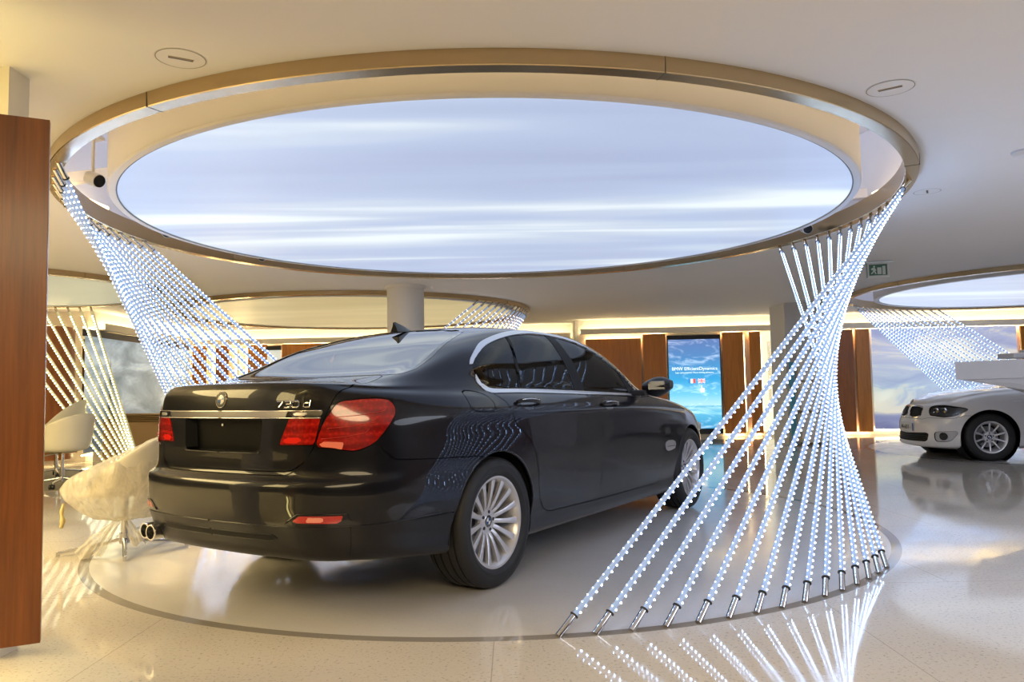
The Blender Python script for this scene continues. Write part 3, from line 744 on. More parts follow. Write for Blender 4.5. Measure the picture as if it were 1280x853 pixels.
# doors, windows
QG = [(-.2, .9), (-.2, 1.6), (.435, 1.6), (.470, 1.45), (.425, 1.30), (.360, 1.07), (.36, .9)]
RDG = [(.395, .9), (.395, 1.07), (.455, 1.30), (.50, 1.46), (.50, 1.6), (.93, 1.6), (1.075, 1.44), (1.075, 1.30), (1.05, 1.04), (1.05, .9)]
RDG = [(.392, .9), (.392, 1.07), (.455, 1.30), (.50, 1.46), (.50, 1.6), (.90, 1.6), (.985, 1.43), (1.035, 1.25), (1.065, 1.04), (1.07, .9)]
FDG = [(1.215, .9), (1.205, 1.04), (1.165, 1.25), (1.085, 1.43), (1.04, 1.6), (1.9, 1.6), (1.88, 1.2), (1.935, 1.05), (1.95, .9)]
winface = lambda poly: (lambda A: np.minimum(WIN7(A)+.012, psdf(XZ(A), poly)))
for s in (1, -1):
    dr = obj('rear_door', surf_mesh('rear_door', keep(cutout(openH, [], 0), DRf), M_PAINT, side=s, thick=.0), None, car)
    df = obj('front_door', surf_mesh('front_door', keep(openH, DFf), M_PAINT, side=s), None, car)
    obj('quarter_window', surf_mesh('quarter_window', clip(H7, winface(QG)), M_GLASS, off=-.004, side=s), None, dr)
    obj('rear_side_window', surf_mesh('rear_side_window', clip(H7, winface(RDG)), M_GLASS, off=-.004, side=s), None, dr)
    obj('front_side_window', surf_mesh('front_side_window', clip(H7, winface(FDG)), M_GLASS, off=-.004, side=s), None, df)
    nogl = lambda A: -np.maximum(np.maximum(psdf(XZ(A), QG), psdf(XZ(A), RDG)), psdf(XZ(A), FDG))
    for nm, x0_, x1_ in (('quarter_bar', .2, .7), ('window_pillar', .7, 1.5), ('mirror_corner', 1.6, 2.4)):
        pil = clip(H7, lambda A: np.minimum(np.minimum(WIN7(A)+.010, nogl(A)), np.minimum(A[:, 0]-x0_, x1_-A[:, 0])))
        obj(nm, surf_mesh(nm, pil, M_BLACK, off=-.002, side=s, thick=.02), None, car)
    # chrome surround: a band between two outlines of the window opening
    band = clip(H7, side_only(lambda A: np.minimum(psdf(XZ(A), W7)+.004+.010*np.clip((1.25-A[:, 2])/.15, 0, 1)*np.clip((.10-A[:, 0])/.1, 0, 1), .019-psdf(XZ(A), W7))))
    obj('window_trim', surf_mesh('window_trim', band, M_SATIN, off=.005, side=s, thick=.010), None, car)
    # handles
    for dn, x0, x1, zc_ in ((dr, .215, .465, .983), (df, 1.30, 1.545, .945)):
        xm = (x0+x1)/2
        cup = round_poly([(xm-.085, zc_), (xm-.05, zc_+.030), (xm+.04, zc_+.030), (xm+.075, zc_), (xm+.035, zc_-.034), (xm-.045, zc_-.034)], 5)
        hs = clip(H7, low_side(cup)); h = obj('handle_cup', surf_mesh('handle_cup', hs, mat('cup_dark', (.01, .01, .014), .2, coat=1.), off=.0008, side=s), None, dn)
        P = locate(clip(H7, lambda A: np.where((A[:, 1] > .6) & (A[:, 7] < 10.4), 1., -1.)), [(x0+(x1-x0)*t, zc_+.006*(1-2*t)) for t in np.linspace(0, 1, 11)], XZ)
        pts = []
        for i, t in enumerate(np.linspace(0, 1, 11)):
            o_ = .006+.034*math.sin(math.pi*min(max(t*1.0, 0), 1))**.5; q = P[i, :3]+P[i, 3:6]*o_; pts.append((q[0], q[1]*s, q[2]))
        bm = bmesh.new(); rr = [.010+.006*math.sin(math.pi*t)**.6 for t in np.linspace(0, 1, 11)]
        tube(bm, pts, rr, 12, flat=.009, up=(0, 1, 0)); obj('door_handle', bm, M_PAINT, dn, smooth=True)
        bm = bmesh.new(); tube(bm, [(p[0], p[1]+s*.008, p[2]+.006) for p in pts[1:-1]], .0035, 8); obj('handle_trim', bm, M_CHROME, dn, smooth=True)
    # side vent with lamp
    sv = clip(H7, low_side(round_poly([(2.44, .612), (2.66, .606), (2.655, .560), (2.60, .545), (2.46, .552)], 3)))
    v = obj('side_vent', surf_mesh('side_vent', sv, M_SATIN, off=.004, side=s, thick=.006), None, car)
    bm = bmesh.new(); tube(bm, line_on(clip(H7, lambda A: np.where((A[:, 1] > .6) & (A[:, 7] < 9), 1., -1.)), [(2.48, .578), (2.63, .575)], XZ, .005, s, False), .006, 8, flat=.002)
    obj('vent_slot', bm, M_DARK, v)
    # mirror
    bm = bmesh.new()
    prof = [(0, .0), (.035, .035), (.085, .055), (.13, .048), (.155, .02), (.155, -.03), (.13, -.062), (.07, -.07), (.02, -.045)]
    rows = []
    for i in range(9):
        t = i/8; a = math.sin(math.pi*(t*.86+.09)); rows.append([(1.985+.02*t+(.12*(p[0]/.155-.25))*(.55+.45*a), s*(.955+.215*t), 1.065+.018*t+p[1]*(.35+.85*a)) for p in crv(prof, 3, True)])
    V = [[bm.verts.new(p) for p in r] for r in rows]; m_ = len(rows[0])
    for i in range(8):
        for j in range(m_): bm.faces.new([V[i][j], V[i][(j+1) % m_], V[i+1][(j+1) % m_], V[i+1][j]])
    bm.faces.new(V[0][::-1]); bm.faces.new(V[-1])
    mi_o = obj('door_mirror', bm, M_PAINT, df, smooth=50)
    bm = bmesh.new(); box(bm, (2.0, s*.93, 1.02), (.10, .12, .045), bev=.015); obj('mirror_foot', bm, M_DARK, df)
    bm = bmesh.new(); box(bm, (1.962, s*1.075, 1.074), (.006, .135, .066), bev=.002); obj('mirror_glass', bm, mat('mirror_dark', (.25, .27, .32), .04, metal=1.), df)
    obj('fuel_flap' if s < 0 else 'rear_wing_panel', surf_mesh('fuel_flap', keep(openH, FUf, .0022), M_PAINT, side=s), None, car)
    obj('headlight', surf_mesh('headlight', keep(H7, HLf), M_HLGLASS, side=s, off=.002), None, car)
    bm = bmesh.new(); box(bm, (3.60, s*.70, .68), (.30, .22, .08), bev=.03); obj('headlight_bowl', bm, M_SATIN, car)
obj('bonnet', surf_mesh('bonnet', keep(openH, HDf), M_PAINT, both=True), None, car)
obj('rear_window', surf_mesh('rear_window', clip(H7, lambda A: RGf(A)+.012), M_RGLASS, off=-.003, both=True), None, car)
fr = clip(H7, lambda A: np.minimum(RGf(A)+.006, .022-RGf(A)))
fr = clip(fr, lambda A: np.where(A[:, 7] > 10.6, 1., -1.)) if False else fr
obj('rear_window_seal', surf_mesh('rear_window_seal', fr, mat('gloss_black', (.006, .006, .008), .12, coat=1.), off=.0015, both=True, thick=.006), None, car)
obj('windscreen', surf_mesh('windscreen', clip(H7, lambda A: WSf(A)+.012), M_RGLASS, off=-.003, both=True), None, car)
# roof aerial
bm = bmesh.new()
rows = []
for i in range(9):
    t = i/8; x = .235+.16*t; hgt = .062*(1-t)**.8*(1 if t > 0 else .98)+.002; w = .022*(1-.75*t)+.002
    if i == 0: hgt = .055; 
    zb = 1.452+.010*t
    rows.append([(x, -w*1.3, zb-.006), (x+.0, -w*.55, zb+hgt*.6), (x-.012*(1-t), 0, zb+hgt), (x, w*.55, zb+hgt*.6), (x, w*1.3, zb-.006)])
V = sheet(bm, rows); bm.faces.new(V[0][::-1]); bm.faces.new(V[-1]); 
obj('roof_aerial', bm, M_PAINT, car, smooth=60)
# badge and number on the boot lid
def on_tail(y, z, off=0.004):
    r = locate(H7, [(abs(y), z)], LZ)[0]; p = Vector(r[:3]); n = Vector(r[3:6]).normalized()
    if y < 0: p.y *= -1; n.y *= -1
    p += n*off; up = Vector((0, 0, 1)); up = (up-n*up.dot(n)).normalized(); x = up.cross(n)
    return Matrix(((x.x, up.x, n.x, p.x), (x.y, up.y, n.y, p.y), (x.z, up.z, n.z, p.z), (0, 0, 0, 1)))
roundel('badge', lid_o, .041, on_tail(.005, 1.042, .001))
GL = {'7': [[(0, 1), (1, 1), (.45, 0)]], '3': [[(0, 1), (.85, 1), (1, .88), (1, .62), (.85, .52), (.3, .52)], [(.85, .52), (1, .40), (1, .12), (.85, 0), (0, 0)]],
      '0': [[(.2, 0), (0, .15), (0, .85), (.2, 1), (.8, 1), (1, .85), (1, .15), (.8, 0), (.2, 0)]], 'd': [[(1, 1.12), (1, 0), (.2, 0), (0, .12), (0, .55), (.2, .68), (1, .68)]]}
x0 = -.392; 
for ch, w_, gap in (('7', .040, .010), ('3', .038, .010), ('0', .040, .030), ('d', .034, 0)):
    bm = bmesh.new()
    for st in GL[ch]:
        P = []
        for (a, b) in dense_poly(st, .35, False):
            Mx = on_tail(x0-a*w_-.004*(b-.5), 1.002+b*.028, .003); P.append(Mx.translation)
        tube(bm, P, .0036, 8)
    obj('model_digit', bm, M_CHROME, lid_o); x0 -= w_+gap
bm = bmesh.new(); Mx = on_tail(.06, .925, .0); 
lathe(bm, [(0, 0), (.006, 0), (.006, .004), (0, .005)], 12, Matrix.Translation((-1.01, .05, .915)) @ Matrix.Rotation(-math.pi/2, 4, 'Y')); obj('plate_screw', bm, M_SATIN, lid_o)
# cabin
bm = bmesh.new(); box(bm, (1.1, 0, .40), (2.6, 1.5, .10)); obj('cabin_floor', bm, M_CABIN, car)
bm = bmesh.new(); sheet(bm, [[(-.50, y*.9, 1.105), (-.35, y, 1.10), (.02, y, 1.09), (.06, y, .95)] for y in np.linspace(-.66, .66, 7)]); obj('parcel_shelf', bm, M_CABIN, car)
bm = seat_mesh(.36, 0, 1.34, z0=.45, top=1.06, lean=.26, heads=(-.40, .40)); obj('rear_seat', bm, M_CABIN, car, smooth=50)
for s in (1, -1): bm = seat_mesh(1.32, s*.37, .52, z0=.42, top=1.06, lean=.24); obj('front_seat', bm, M_CABIN, car, smooth=50)
bm = bmesh.new(); box(bm, (2.25, 0, .92), (.55, 1.5, .20), bev=.07); box(bm, (1.7, 0, .62), (1.2, .22, .22), bev=.05); obj('dashboard', bm, M_CABIN, car)
bm = bmesh.new(); lathe(bm, [(.185+.014*math.cos(a), .014*math.sin(a)) for a in np.linspace(0, 2*math.pi, 9)[:-1]], 32, Matrix.Translation((1.86, .37, .95)) @ Matrix.Rotation(math.radians(-65), 4, 'Y'), closed=True)
cyl(bm, (1.86, .37, .95), (2.05, .37, .90), .03); box(bm, (1.86, .37, .95), (.02, .34, .05), bev=.005); obj('steering_wheel', bm, M_DARK, car, smooth=True)
cl = clip(H7, lambda A: np.where(A[:, 7] > 12.0, np.minimum(A[:, 0]-.35, 1.62-A[:, 0]), -1.))
obj('headliner', surf_mesh('headliner', cl, M_HEADL, off=-.03, both=True), None, car)
# wheels
for i, (x, s) in enumerate(((0, -1), (3.07, -1), (0, 1), (3.07, 1))):
    wheel(car, 'w19', x, s*.815, .3505, .3505, .245, .243, 15, 'multi', s, spin=[.1, .35, .6, .2][i])
# ------------------------------------------------------------------ room materials
M_FLOOR = mat('terrazzo_floor', (.56, .52, .47), .16, spec=.40)
def _floor(m, c1, c2, speck, joints, ro=(.035, .10)):
    nd, lk, b = nodes(m); nt = m.node_tree
    c = coords(nt, (1, 1, 1))
    n1 = noise(nt, c, .9, 3); n2 = noise(nt, c, 70, 2, .6)
    r1 = ramp(nt, [(.3, c1), (.7, c2)]); lk.new(n1.outputs[0], r1.inputs[0])
    r2 = ramp(nt, [(.30, (1-speck,)*3), (.42, (1, 1, 1)), (.64, (1, 1, 1)), (.76, (1+speck*.25,)*3)]); lk.new(n2.outputs[0], r2.inputs[0])
    mx = nt.nodes.new('ShaderNodeMix'); mx.data_type = 'RGBA'; mx.blend_type = 'MULTIPLY'; mx.inputs[0].default_value = 1
    lk.new(r1.outputs[0], mx.inputs[6]); lk.new(r2.outputs[0], mx.inputs[7]); last = mx.outputs[2]
    if joints:
        br = nt.nodes.new('ShaderNodeTexBrick'); br.offset = .5; br.inputs['Color1'].default_value = (1, 1, 1, 1); br.inputs['Color2'].default_value = (.97, .965, .96, 1)
        br.inputs['Mortar'].default_value = (.70, .67, .64, 1); br.inputs['Scale'].default_value = 1; br.inputs['Mortar Size'].default_value = .0025; br.inputs['Brick Width'].default_value = 1.6; br.inputs['Row Height'].default_value = 1.6
        c2_ = coords(nt, (1, 1, 1), (.9, 0.63, 0)); lk.new(c2_.outputs[0], br.inputs[0])
        m2 = nt.nodes.new('ShaderNodeMix'); m2.data_type = 'RGBA'; m2.blend_type = 'MULTIPLY'; m2.inputs[0].default_value = 1
        lk.new(last, m2.inputs[6]); lk.new(br.outputs[0], m2.inputs[7]); last = m2.outputs[2]
    lk.new(last, b.inputs['Base Color'])
    n3 = noise(nt, c, 5, 3); r3 = ramp(nt, [(.3, (ro[0],)*3), (.75, (ro[1],)*3)]); lk.new(n3.outputs[0], r3.inputs[0]); lk.new(r3.outputs[0], b.inputs['Roughness'])
_floor(M_FLOOR, (.60, .55, .49), (.68, .64, .58), .40, True)
M_INLAY = mat('floor_inlay', (.30, .28, .25), .18); _floor(M_INLAY, (.27, .25, .23), (.33, .30, .27), .15, False)
M_ROUND = mat('round_floor', (.60, .57, .54), .22); _floor(M_ROUND, (.60, .58, .57), (.68, .66, .64), .10, False, (.09, .20))
M_CEIL = mat('painted_ceiling', (.78, .76, .74), .75)
M_RECESS = mat('recess_paint', (.62, .62, .66), .8)
M_WALL = mat('cream_wall', (.80, .76, .68), .8)
M_STEEL = mat('brushed_steel', (.54, .41, .24), .24, metal=1., aniso=.4)
M_BAND = mat('drum_paint', (.74, .72, .70), .6)
M_CHROME2 = mat('polished_socket', (.75, .75, .76), .12, metal=1.)
def wood(name, c1, c2, c3, rough=.35, scale=(7, 7, .55)):
    m = mat(name, c2, rough, coat=.25, coat_rough=.15); nd, lk, b = nodes(m); nt = m.node_tree
    c = coords(nt, scale); n = noise(nt, c, 3.0, 5, .6, .4); c2_ = coords(nt, (60, 60, 1.2)); n2 = noise(nt, c2_, 2.0, 2)
    r = ramp(nt, [(.28, c1), (.5, c2), (.75, c3)]); lk.new(n.outputs[0], r.inputs[0])
    r2 = ramp(nt, [(.3, (.82, .80, .78)), (.6, (1, 1, 1))]); lk.new(n2.outputs[0], r2.inputs[0])
    mx = nt.nodes.new('ShaderNodeMix'); mx.data_type = 'RGBA'; mx.blend_type = 'MULTIPLY'; mx.inputs[0].default_value = 1
    lk.new(r.outputs[0], mx.inputs[6]); lk.new(r2.outputs[0], mx.inputs[7]); lk.new(mx.outputs[2], b.inputs['Base Color']); return m
M_WOOD = wood('cherry_veneer', (.44, .15, .018), (.55, .20, .026), (.63, .25, .036))
M_WOODD = wood('dark_cherry_veneer', (.27, .080, .012), (.35, .110, .016), (.42, .14, .022))
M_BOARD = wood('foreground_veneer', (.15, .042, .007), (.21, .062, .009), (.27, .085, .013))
M_WARM = mat('warm_light_strip', (1, .9, .7), .5, emit=(1., .78, .38), es=24.*WARM)
M_LED = mat('led_dot', (.8, .9, 1), .5, emit=(.42, .62, 1.0), es=LED)
M_LEDW = mat('warm_led_dot', (1, 1, .8), .5, emit=(1., .95, .62), es=LED*.4)
M_LEDP = mat('rose_led_dot', (1, .9, .85), .5, emit=(1., .82, .74), es=LED*.5)
M_TUBE = mat('acrylic_tube', (.26, .33, .46), .15, spec=.6, coat=.5, emit=(.40, .56, .92), es=.34)
M_TUBEW = mat('acrylic_tube_warm', (.50, .47, .34), .2, spec=.6, emit=(.8, .75, .35), es=.3)
def disc_mat(name, cols, strength, seed=0., warm=False):
    m = bpy.data.materials.new(name); m.use_nodes = True; nt = m.node_tree
    for n in list(nt.nodes):
        if n.type != 'OUTPUT_MATERIAL': nt.nodes.remove(n)
    e = nt.nodes.new('ShaderNodeEmission'); e.inputs[1].default_value = strength
    c = coords(nt, (.13, .95, 1), (seed, .3+seed, 0), (0, 0, math.radians(-17)))
    n = noise(nt, c, 1.5, 2.5, .5, .45)
    s = nt.nodes.new('ShaderNodeSeparateXYZ'); nt.links.new(c.outputs[0], s.inputs[0])
    mr = nt.nodes.new('ShaderNodeMapRange'); mr.inputs[1].default_value = -2.4+.3+seed; mr.inputs[2].default_value = 2.4+.3+seed; nt.links.new(s.outputs['Y'], mr.inputs[0])
    rb = ramp(nt, [(0, (.42,)*3), (.28, (.44,)*3), (.42, (.60,)*3), (.60, (.60,)*3), (.85, (.50,)*3)], 'EASE'); nt.links.new(mr.outputs[0], rb.inputs[0])
    ad0 = nt.nodes.new('ShaderNodeMath'); ad0.operation = 'ADD'; nt.links.new(n.outputs[0], ad0.inputs[0]); nt.links.new(rb.outputs[0], ad0.inputs[1])
    sb = nt.nodes.new('ShaderNodeMath'); sb.operation = 'SUBTRACT'; sb.inputs[1].default_value = .5; nt.links.new(ad0.outputs[0], sb.inputs[0])
    r = ramp(nt, cols); nt.links.new(sb.outputs[0], r.inputs[0])
    nt.links.new(r.outputs[0], e.inputs[0])
    df = nt.nodes.new('ShaderNodeBsdfPrincipled'); df.inputs['Base Color'].default_value = (.06, .06, .06, 1); df.inputs['Roughness'].default_value = .5
    ad = nt.nodes.new('ShaderNodeAddShader'); nt.links.new(e.outputs[0], ad.inputs[0]); nt.links.new(df.outputs[0], ad.inputs[1])
    nt.links.new(ad.outputs[0], nt.nodes['Material Output'].inputs[0]); return m
M_DISC = disc_mat('lit_membrane', [(.25, (.42, .50, .72)), (.50, (.50, .60, .82)), (.58, (.60, .70, .86)), (.68, (.86, .95, 1.02)), (1, (.97, 1.0, 1.05))], SKY_DISC)
M_DISC4 = disc_mat('lit_membrane_far', [(.25, (.50, .58, .80)), (.55, (.60, .68, .85)), (.75, (.80, .9, 1.0)), (1, (.9, 1, 1.05))], SKY_DISC, 2.3)
M_DISCW = disc_mat('unlit_membrane_warm_glow', [(.2, (.50, .40, .20)), (.6, (.62, .50, .26)), (1, (.80, .66, .36))], .75, 4.)  # disc is switched off; the warm light on it is painted as glow
M_DISC3 = disc_mat('unlit_membrane_dim_glow', [(.2, (.56, .52, .34)), (.8, (.62, .58, .38))], .6, 5.)  # also switched off; light falling on it painted as a dim glow
M_YEL = mat('yellow_light_strip', (1, .9, .6), .5, emit=(1., .84, .30), es=15.*WARM)
M_DARKWALL = mat('dark_unseen_wall', (.02, .018, .015), .15)  # unseen walls, made dark to keep the car's reflections dark
M_COOLS = mat('added_cool_fill', (.9, .95, 1), .5, emit=(.80, .84, 1.), es=7.)
M_COVE = mat('cove_strip', (1, .9, .7), .5, emit=(1., .82, .48), es=7.)
# ------------------------------------------------------------------ the room
RC = (-.1636, 6.2583); ZC, ZB = 2.4935, 2.4221; R_OUT = 3.131; R_IN = 3.045
RINGS = [(RC[0], RC[1], R_OUT), (-2.79, 13.80, 3.13), (-6.60, 9.72, 1.96), (8.50, 11.70, 3.13)]
def flat_grid(x0, x1, y0, y1, step):
    xs = np.arange(x0, x1+step*.5, step); ys = np.arange(y0, y1+step*.5, step)
    X, Y = np.meshgrid(xs, ys, indexing='ij'); n, m = X.shape
    A = np.zeros((n*m, 8)); A[:, 0] = X.ravel(); A[:, 1] = Y.ravel()
    idx = np.arange(n*m).reshape(n, m); q = np.stack([idx[:-1, :-1], idx[1:, :-1], idx[1:, 1:], idx[:-1, 1:]], -1).reshape(-1, 4)
    return A, np.vstack([q[:, [0, 1, 2]], q[:, [0, 2, 3]]])
def flat_obj(name, M, z, m, down=False):
    A, T = M; me = bpy.data.meshes.new(name); P = A[:, :3].copy(); P[:, 2] = z
    me.from_pydata(P.tolist(), [], (T[:, ::-1] if down else T).tolist()); return obj(name, me, m)
def floor_piece(name, poly, r0, r1, cx, cy, m, z0=-.05, z1=0., n=128):
    bm = bmesh.new(); lathe(bm, [(r0, z0), (r1, z0), (r1, z1), (r0, z1)], n, Matrix.Translation((cx, cy, 0)), closed=True) if r0 > 0 else lathe(bm, [(0, z1), (r1, z1), (r1, z0), (0, z0)], n, Matrix.Translation((cx, cy, 0)))
    return obj(name, bm, m)
Fl = flat_grid(-13., 16., -6., 20., .5)
Fc = flat_grid(-13., 16., -6., 20., .125)
def out_circle(cs): return lambda A: np.min([np.hypot(A[:, 0]-c[0], A[:, 1]-c[1])-c[2] for c in cs], 0)
F_IN, F_OUT = 2.860, 2.9216
fl = structure(flat_obj('floor', clip(Fc, out_circle([(RC[0], RC[1], F_OUT), (8.5, 11.7, F_OUT)])), 0, M_FLOOR))
for i, (cx, cy) in enumerate(((RC[0], RC[1]), (8.5, 11.7))):
    o = structure(floor_piece('trim_%d' % (i+1), None, F_IN, F_OUT, cx, cy, M_INLAY, -.05, 0))
    o = structure(floor_piece('floor_round_%d' % (i+1), None, 0, F_IN, cx, cy, M_ROUND, -.05, 0))
ce = structure(flat_obj('ceiling', clip(Fc, out_circle([(c[0], c[1], c[2]-.02) for c in RINGS])), ZC, M_CEIL, True))
bm = bmesh.new(); box(bm, (1.5, 7, 3.33), (29, 26.5, .06)); structure(obj('ceiling_slab', bm, M_RECESS))
for i, (cx, cy, R) in enumerate(RINGS):
    bm = bmesh.new(); lathe(bm, [(R+.25, ZC+.005), (R+.25, 3.31)], 96, Matrix.Translation((cx, cy, 0))); structure(obj('ceiling_recess_%d' % (i+1), bm, M_RECESS, smooth=True))
# walls
def wall(name, a, b, z0=0, z1=ZC, m=M_WALL, t=.12):
    a = Vector((*a, 0)); b = Vector((*b, 0)); d = (b-a); c = (a+b)/2; bm = bmesh.new()
    box(bm, (c.x, c.y, (z0+z1)/2), (d.length, t, z1-z0), rz=math.atan2(d.y, d.x)); return structure(obj(name, bm, m))
wall('wall_back', (-8.2, 17.55), (1.4, 17.23))
for k in range(8):
    wall('wall_back_right_%d' % (k+1), (1.4+1.575*k, 16.35-.1*k), (1.4+1.575*(k+1), 16.35-.1*(k+1)))
wall('wall_recess', (1.4, 17.25), (1.4, 16.30))
wall('wall_left', (-7.35, 17.6), (-7.03, 12.8)); wall('wall_left_near', (-9.4, 12.95), (-9.4, -5.), m=M_DARKWALL); wall('wall_left_return', (-9.4, 12.95), (-7.0, 12.95))
wall('wall_right', (13.5, 16.), (13.5, -5.), m=M_WOODD); wall('wall_front', (-12, -5.), (15, -5.), m=M_DARKWALL)
# free-standing board at the left edge of the view, lamps behind it
WARMS = []
def warm_strip(a, b, parent=None, w=.03):
    M, L = frame_z(a, b); bm = bmesh.new(); box(bm, (0, 0, L/2), (w, w, L)); o = obj('light_strip', bm, M_WARM, parent)
    if parent: o.matrix_world = M
    else: o.matrix_world = M
    WARMS.append(o); return o
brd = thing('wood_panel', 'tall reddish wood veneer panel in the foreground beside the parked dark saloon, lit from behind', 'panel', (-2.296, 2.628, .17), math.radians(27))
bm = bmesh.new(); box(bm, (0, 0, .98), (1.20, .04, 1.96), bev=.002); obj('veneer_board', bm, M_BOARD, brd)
bm = bmesh.new(); box(bm, (-.25, .10, .98), (.06, .16, 1.7)); obj('bracket', bm, M_STEEL, brd)
for z_, m_ in ((.03, M_YEL), (1.90, M_YEL)):
    bm = bmesh.new(); box(bm, (-.04, .07, z_), (1.0, .03, .03)); obj('light_strip', bm, m_, brd)
structure(obj('column_left', (lambda b: (box(b, (-2.737, 3.29, ZC/2), (1.2, .14, ZC)), b)[1])(bmesh.new()), M_WALL))

# cove ledges along the far walls, warm strips lying on top of them
def cove(n, a, b, side=-1, z=2.19):
    a = Vector((*a, 0)); b = Vector((*b, 0)); d = b-a; L = d.length; rz = math.atan2(d.y, d.x); nrm = Vector((-d.y, d.x, 0)).normalized()*side; c = (a+b)/2
    bm = bmesh.new(); box(bm, c+nrm*.09+Vector((0, 0, z)), (L, .14, .025), rz=rz); box(bm, c+nrm*.165+Vector((0, 0, z+.045)), (L, .012, .115), rz=rz); structure(obj('trim_%d' % n, bm, M_WALL))
    bm = bmesh.new(); box(bm, c+nrm*.11+Vector((0, 0, z+.04)), (L, .05, .05), rz=rz); o = setp(obj('cove_light', bm, M_COVE), 'warm strip light on the cove ledge %s' % {10: 'of the right part of the back wall', 11: 'of the left part of the back wall', 12: 'of the left wall'}[n], 'light')
cove(10, (1.45, 16.28), (13.4, 15.52)); cove(11, (-7.2, 17.45), (1.3, 17.17)); cove(12, (-7.22, 17.2), (-6.99, 12.85), 1)
M_WARM2 = mat('added_soft_warm_fill', (1, .9, .7), .5, emit=(1., .80, .45), es=6.)
M_WARM3 = mat('added_recess_warm_fill', (1, .9, .7), .5, emit=(1., .72, .36), es=5.5)
# ------------------------------------------------------------------ suspended ceiling rings and membranes
def ring(cx, cy, R, z0, z1, name_label, w=.086, joints=8):
    t = thing('ceiling_ring', name_label, 'ceiling ring', (cx, cy, z0))
    h = z1-z0
    bm = bmesh.new(); lathe(bm, [(R, h), (R-.002, 0.004), (R-.006, 0), (R-w+.004, 0), (R-w, .004), (R-w, h+.06), (R-w+.02, h+.06), (R-w+.02, h)], 160)
    obj('steel_band', bm, M_STEEL, t, smooth=35)
    for k in range(joints):
        a = 2*math.pi*(k+.35)/joints; bm = bmesh.new()
        box(bm, (R-w/2, 0, h/2-.0005), (w+.003, .0022, h+.002), bev=0); o = obj('joint_plate', bm, mat('joint_dark', (.10, .09, .07), .5), t); o.rotation_euler = (0, 0, a)
    return t
def membrane(cx, cy, R, Ro, z, m, label, top=3.3):
    t = thing('glowing_ceiling_disc', label, 'ceiling light', (cx, cy, z))
    bm = bmesh.new(); lathe(bm, [(R, .012), (R+.004, 0.0), (Ro-.01, 0), (Ro, .01), (Ro, top-z-.03)], 160); obj('drum', bm, M_BAND, t, smooth=40)
    bm = bmesh.new(); lathe(bm, [(R-.006, .004), (R+.002, .004)], 160); obj('edge_seal', bm, M_DARK, t)
    bm = bmesh.new(); lathe(bm, [(Ro+.01, .60), (Ro+.04, .60), (Ro+.04, .63), (Ro+.01, .63)], 96, closed=True, a0=-.35, a1=3.5); obj('added_recess_fill', bm, M_COOLS if m in (M_DISC, M_DISC4) else M_WARM2, t)  # added strip hidden above the drum to brighten the recess
    if top > 3.2 and R > 2.7 and m is M_DISC:
        bm = bmesh.new(); lathe(bm, [(R+.52, .22), (R+.55, .22), (R+.55, .25), (R+.52, .25)], 96, closed=True, a0=math.pi*.98, a1=math.pi*2.02); obj('added_recess_fill', bm, M_WARM3, t)  # added hidden warm strip, brightens the near side of the drum
    bm = bmesh.new(); lathe(bm, [(0, .010), (R*.33, .010), (R*.66, .010), (R-.004, .010)], 128); obj('membrane', bm, m, t)
    return t
ring(*RINGS[0][:2], R_OUT, ZB, ZC+.002, 'large brushed-metal ring on the ceiling above the dark saloon')
membrane(RC[0], RC[1], 2.737, 2.79, 2.4296, M_DISC, 'huge glowing blue-white cloud-patterned disc inside the ring above the dark saloon')
ring(*RINGS[1][:2], RINGS[1][2], 2.43, ZC+.002, 'brushed-metal ceiling ring further back behind the white round column')
membrane(RINGS[1][0], RINGS[1][1], 2.78, 2.84, 2.440, M_DISCW, 'unlit golden disc with painted-in glow inside the ring behind the white round column')
ring(*RINGS[2][:2], RINGS[2][2], 2.43, ZC+.002, 'small dark-edged ceiling ring above the white swivel chairs')
membrane(RINGS[2][0], RINGS[2][1], 1.80, 1.85, 2.435, M_DISC3, 'unlit beige disc with painted-in glow inside the small ring above the white swivel chairs')
ring(*RINGS[3][:2], RINGS[3][2], 2.43, ZC+.002, 'brushed-metal ceiling ring above the white hatchback')
membrane(RINGS[3][0], RINGS[3][1], 2.60, 2.68, 2.4296, M_DISC4, 'bright blue-white disc inside the ring above the white hatchback')
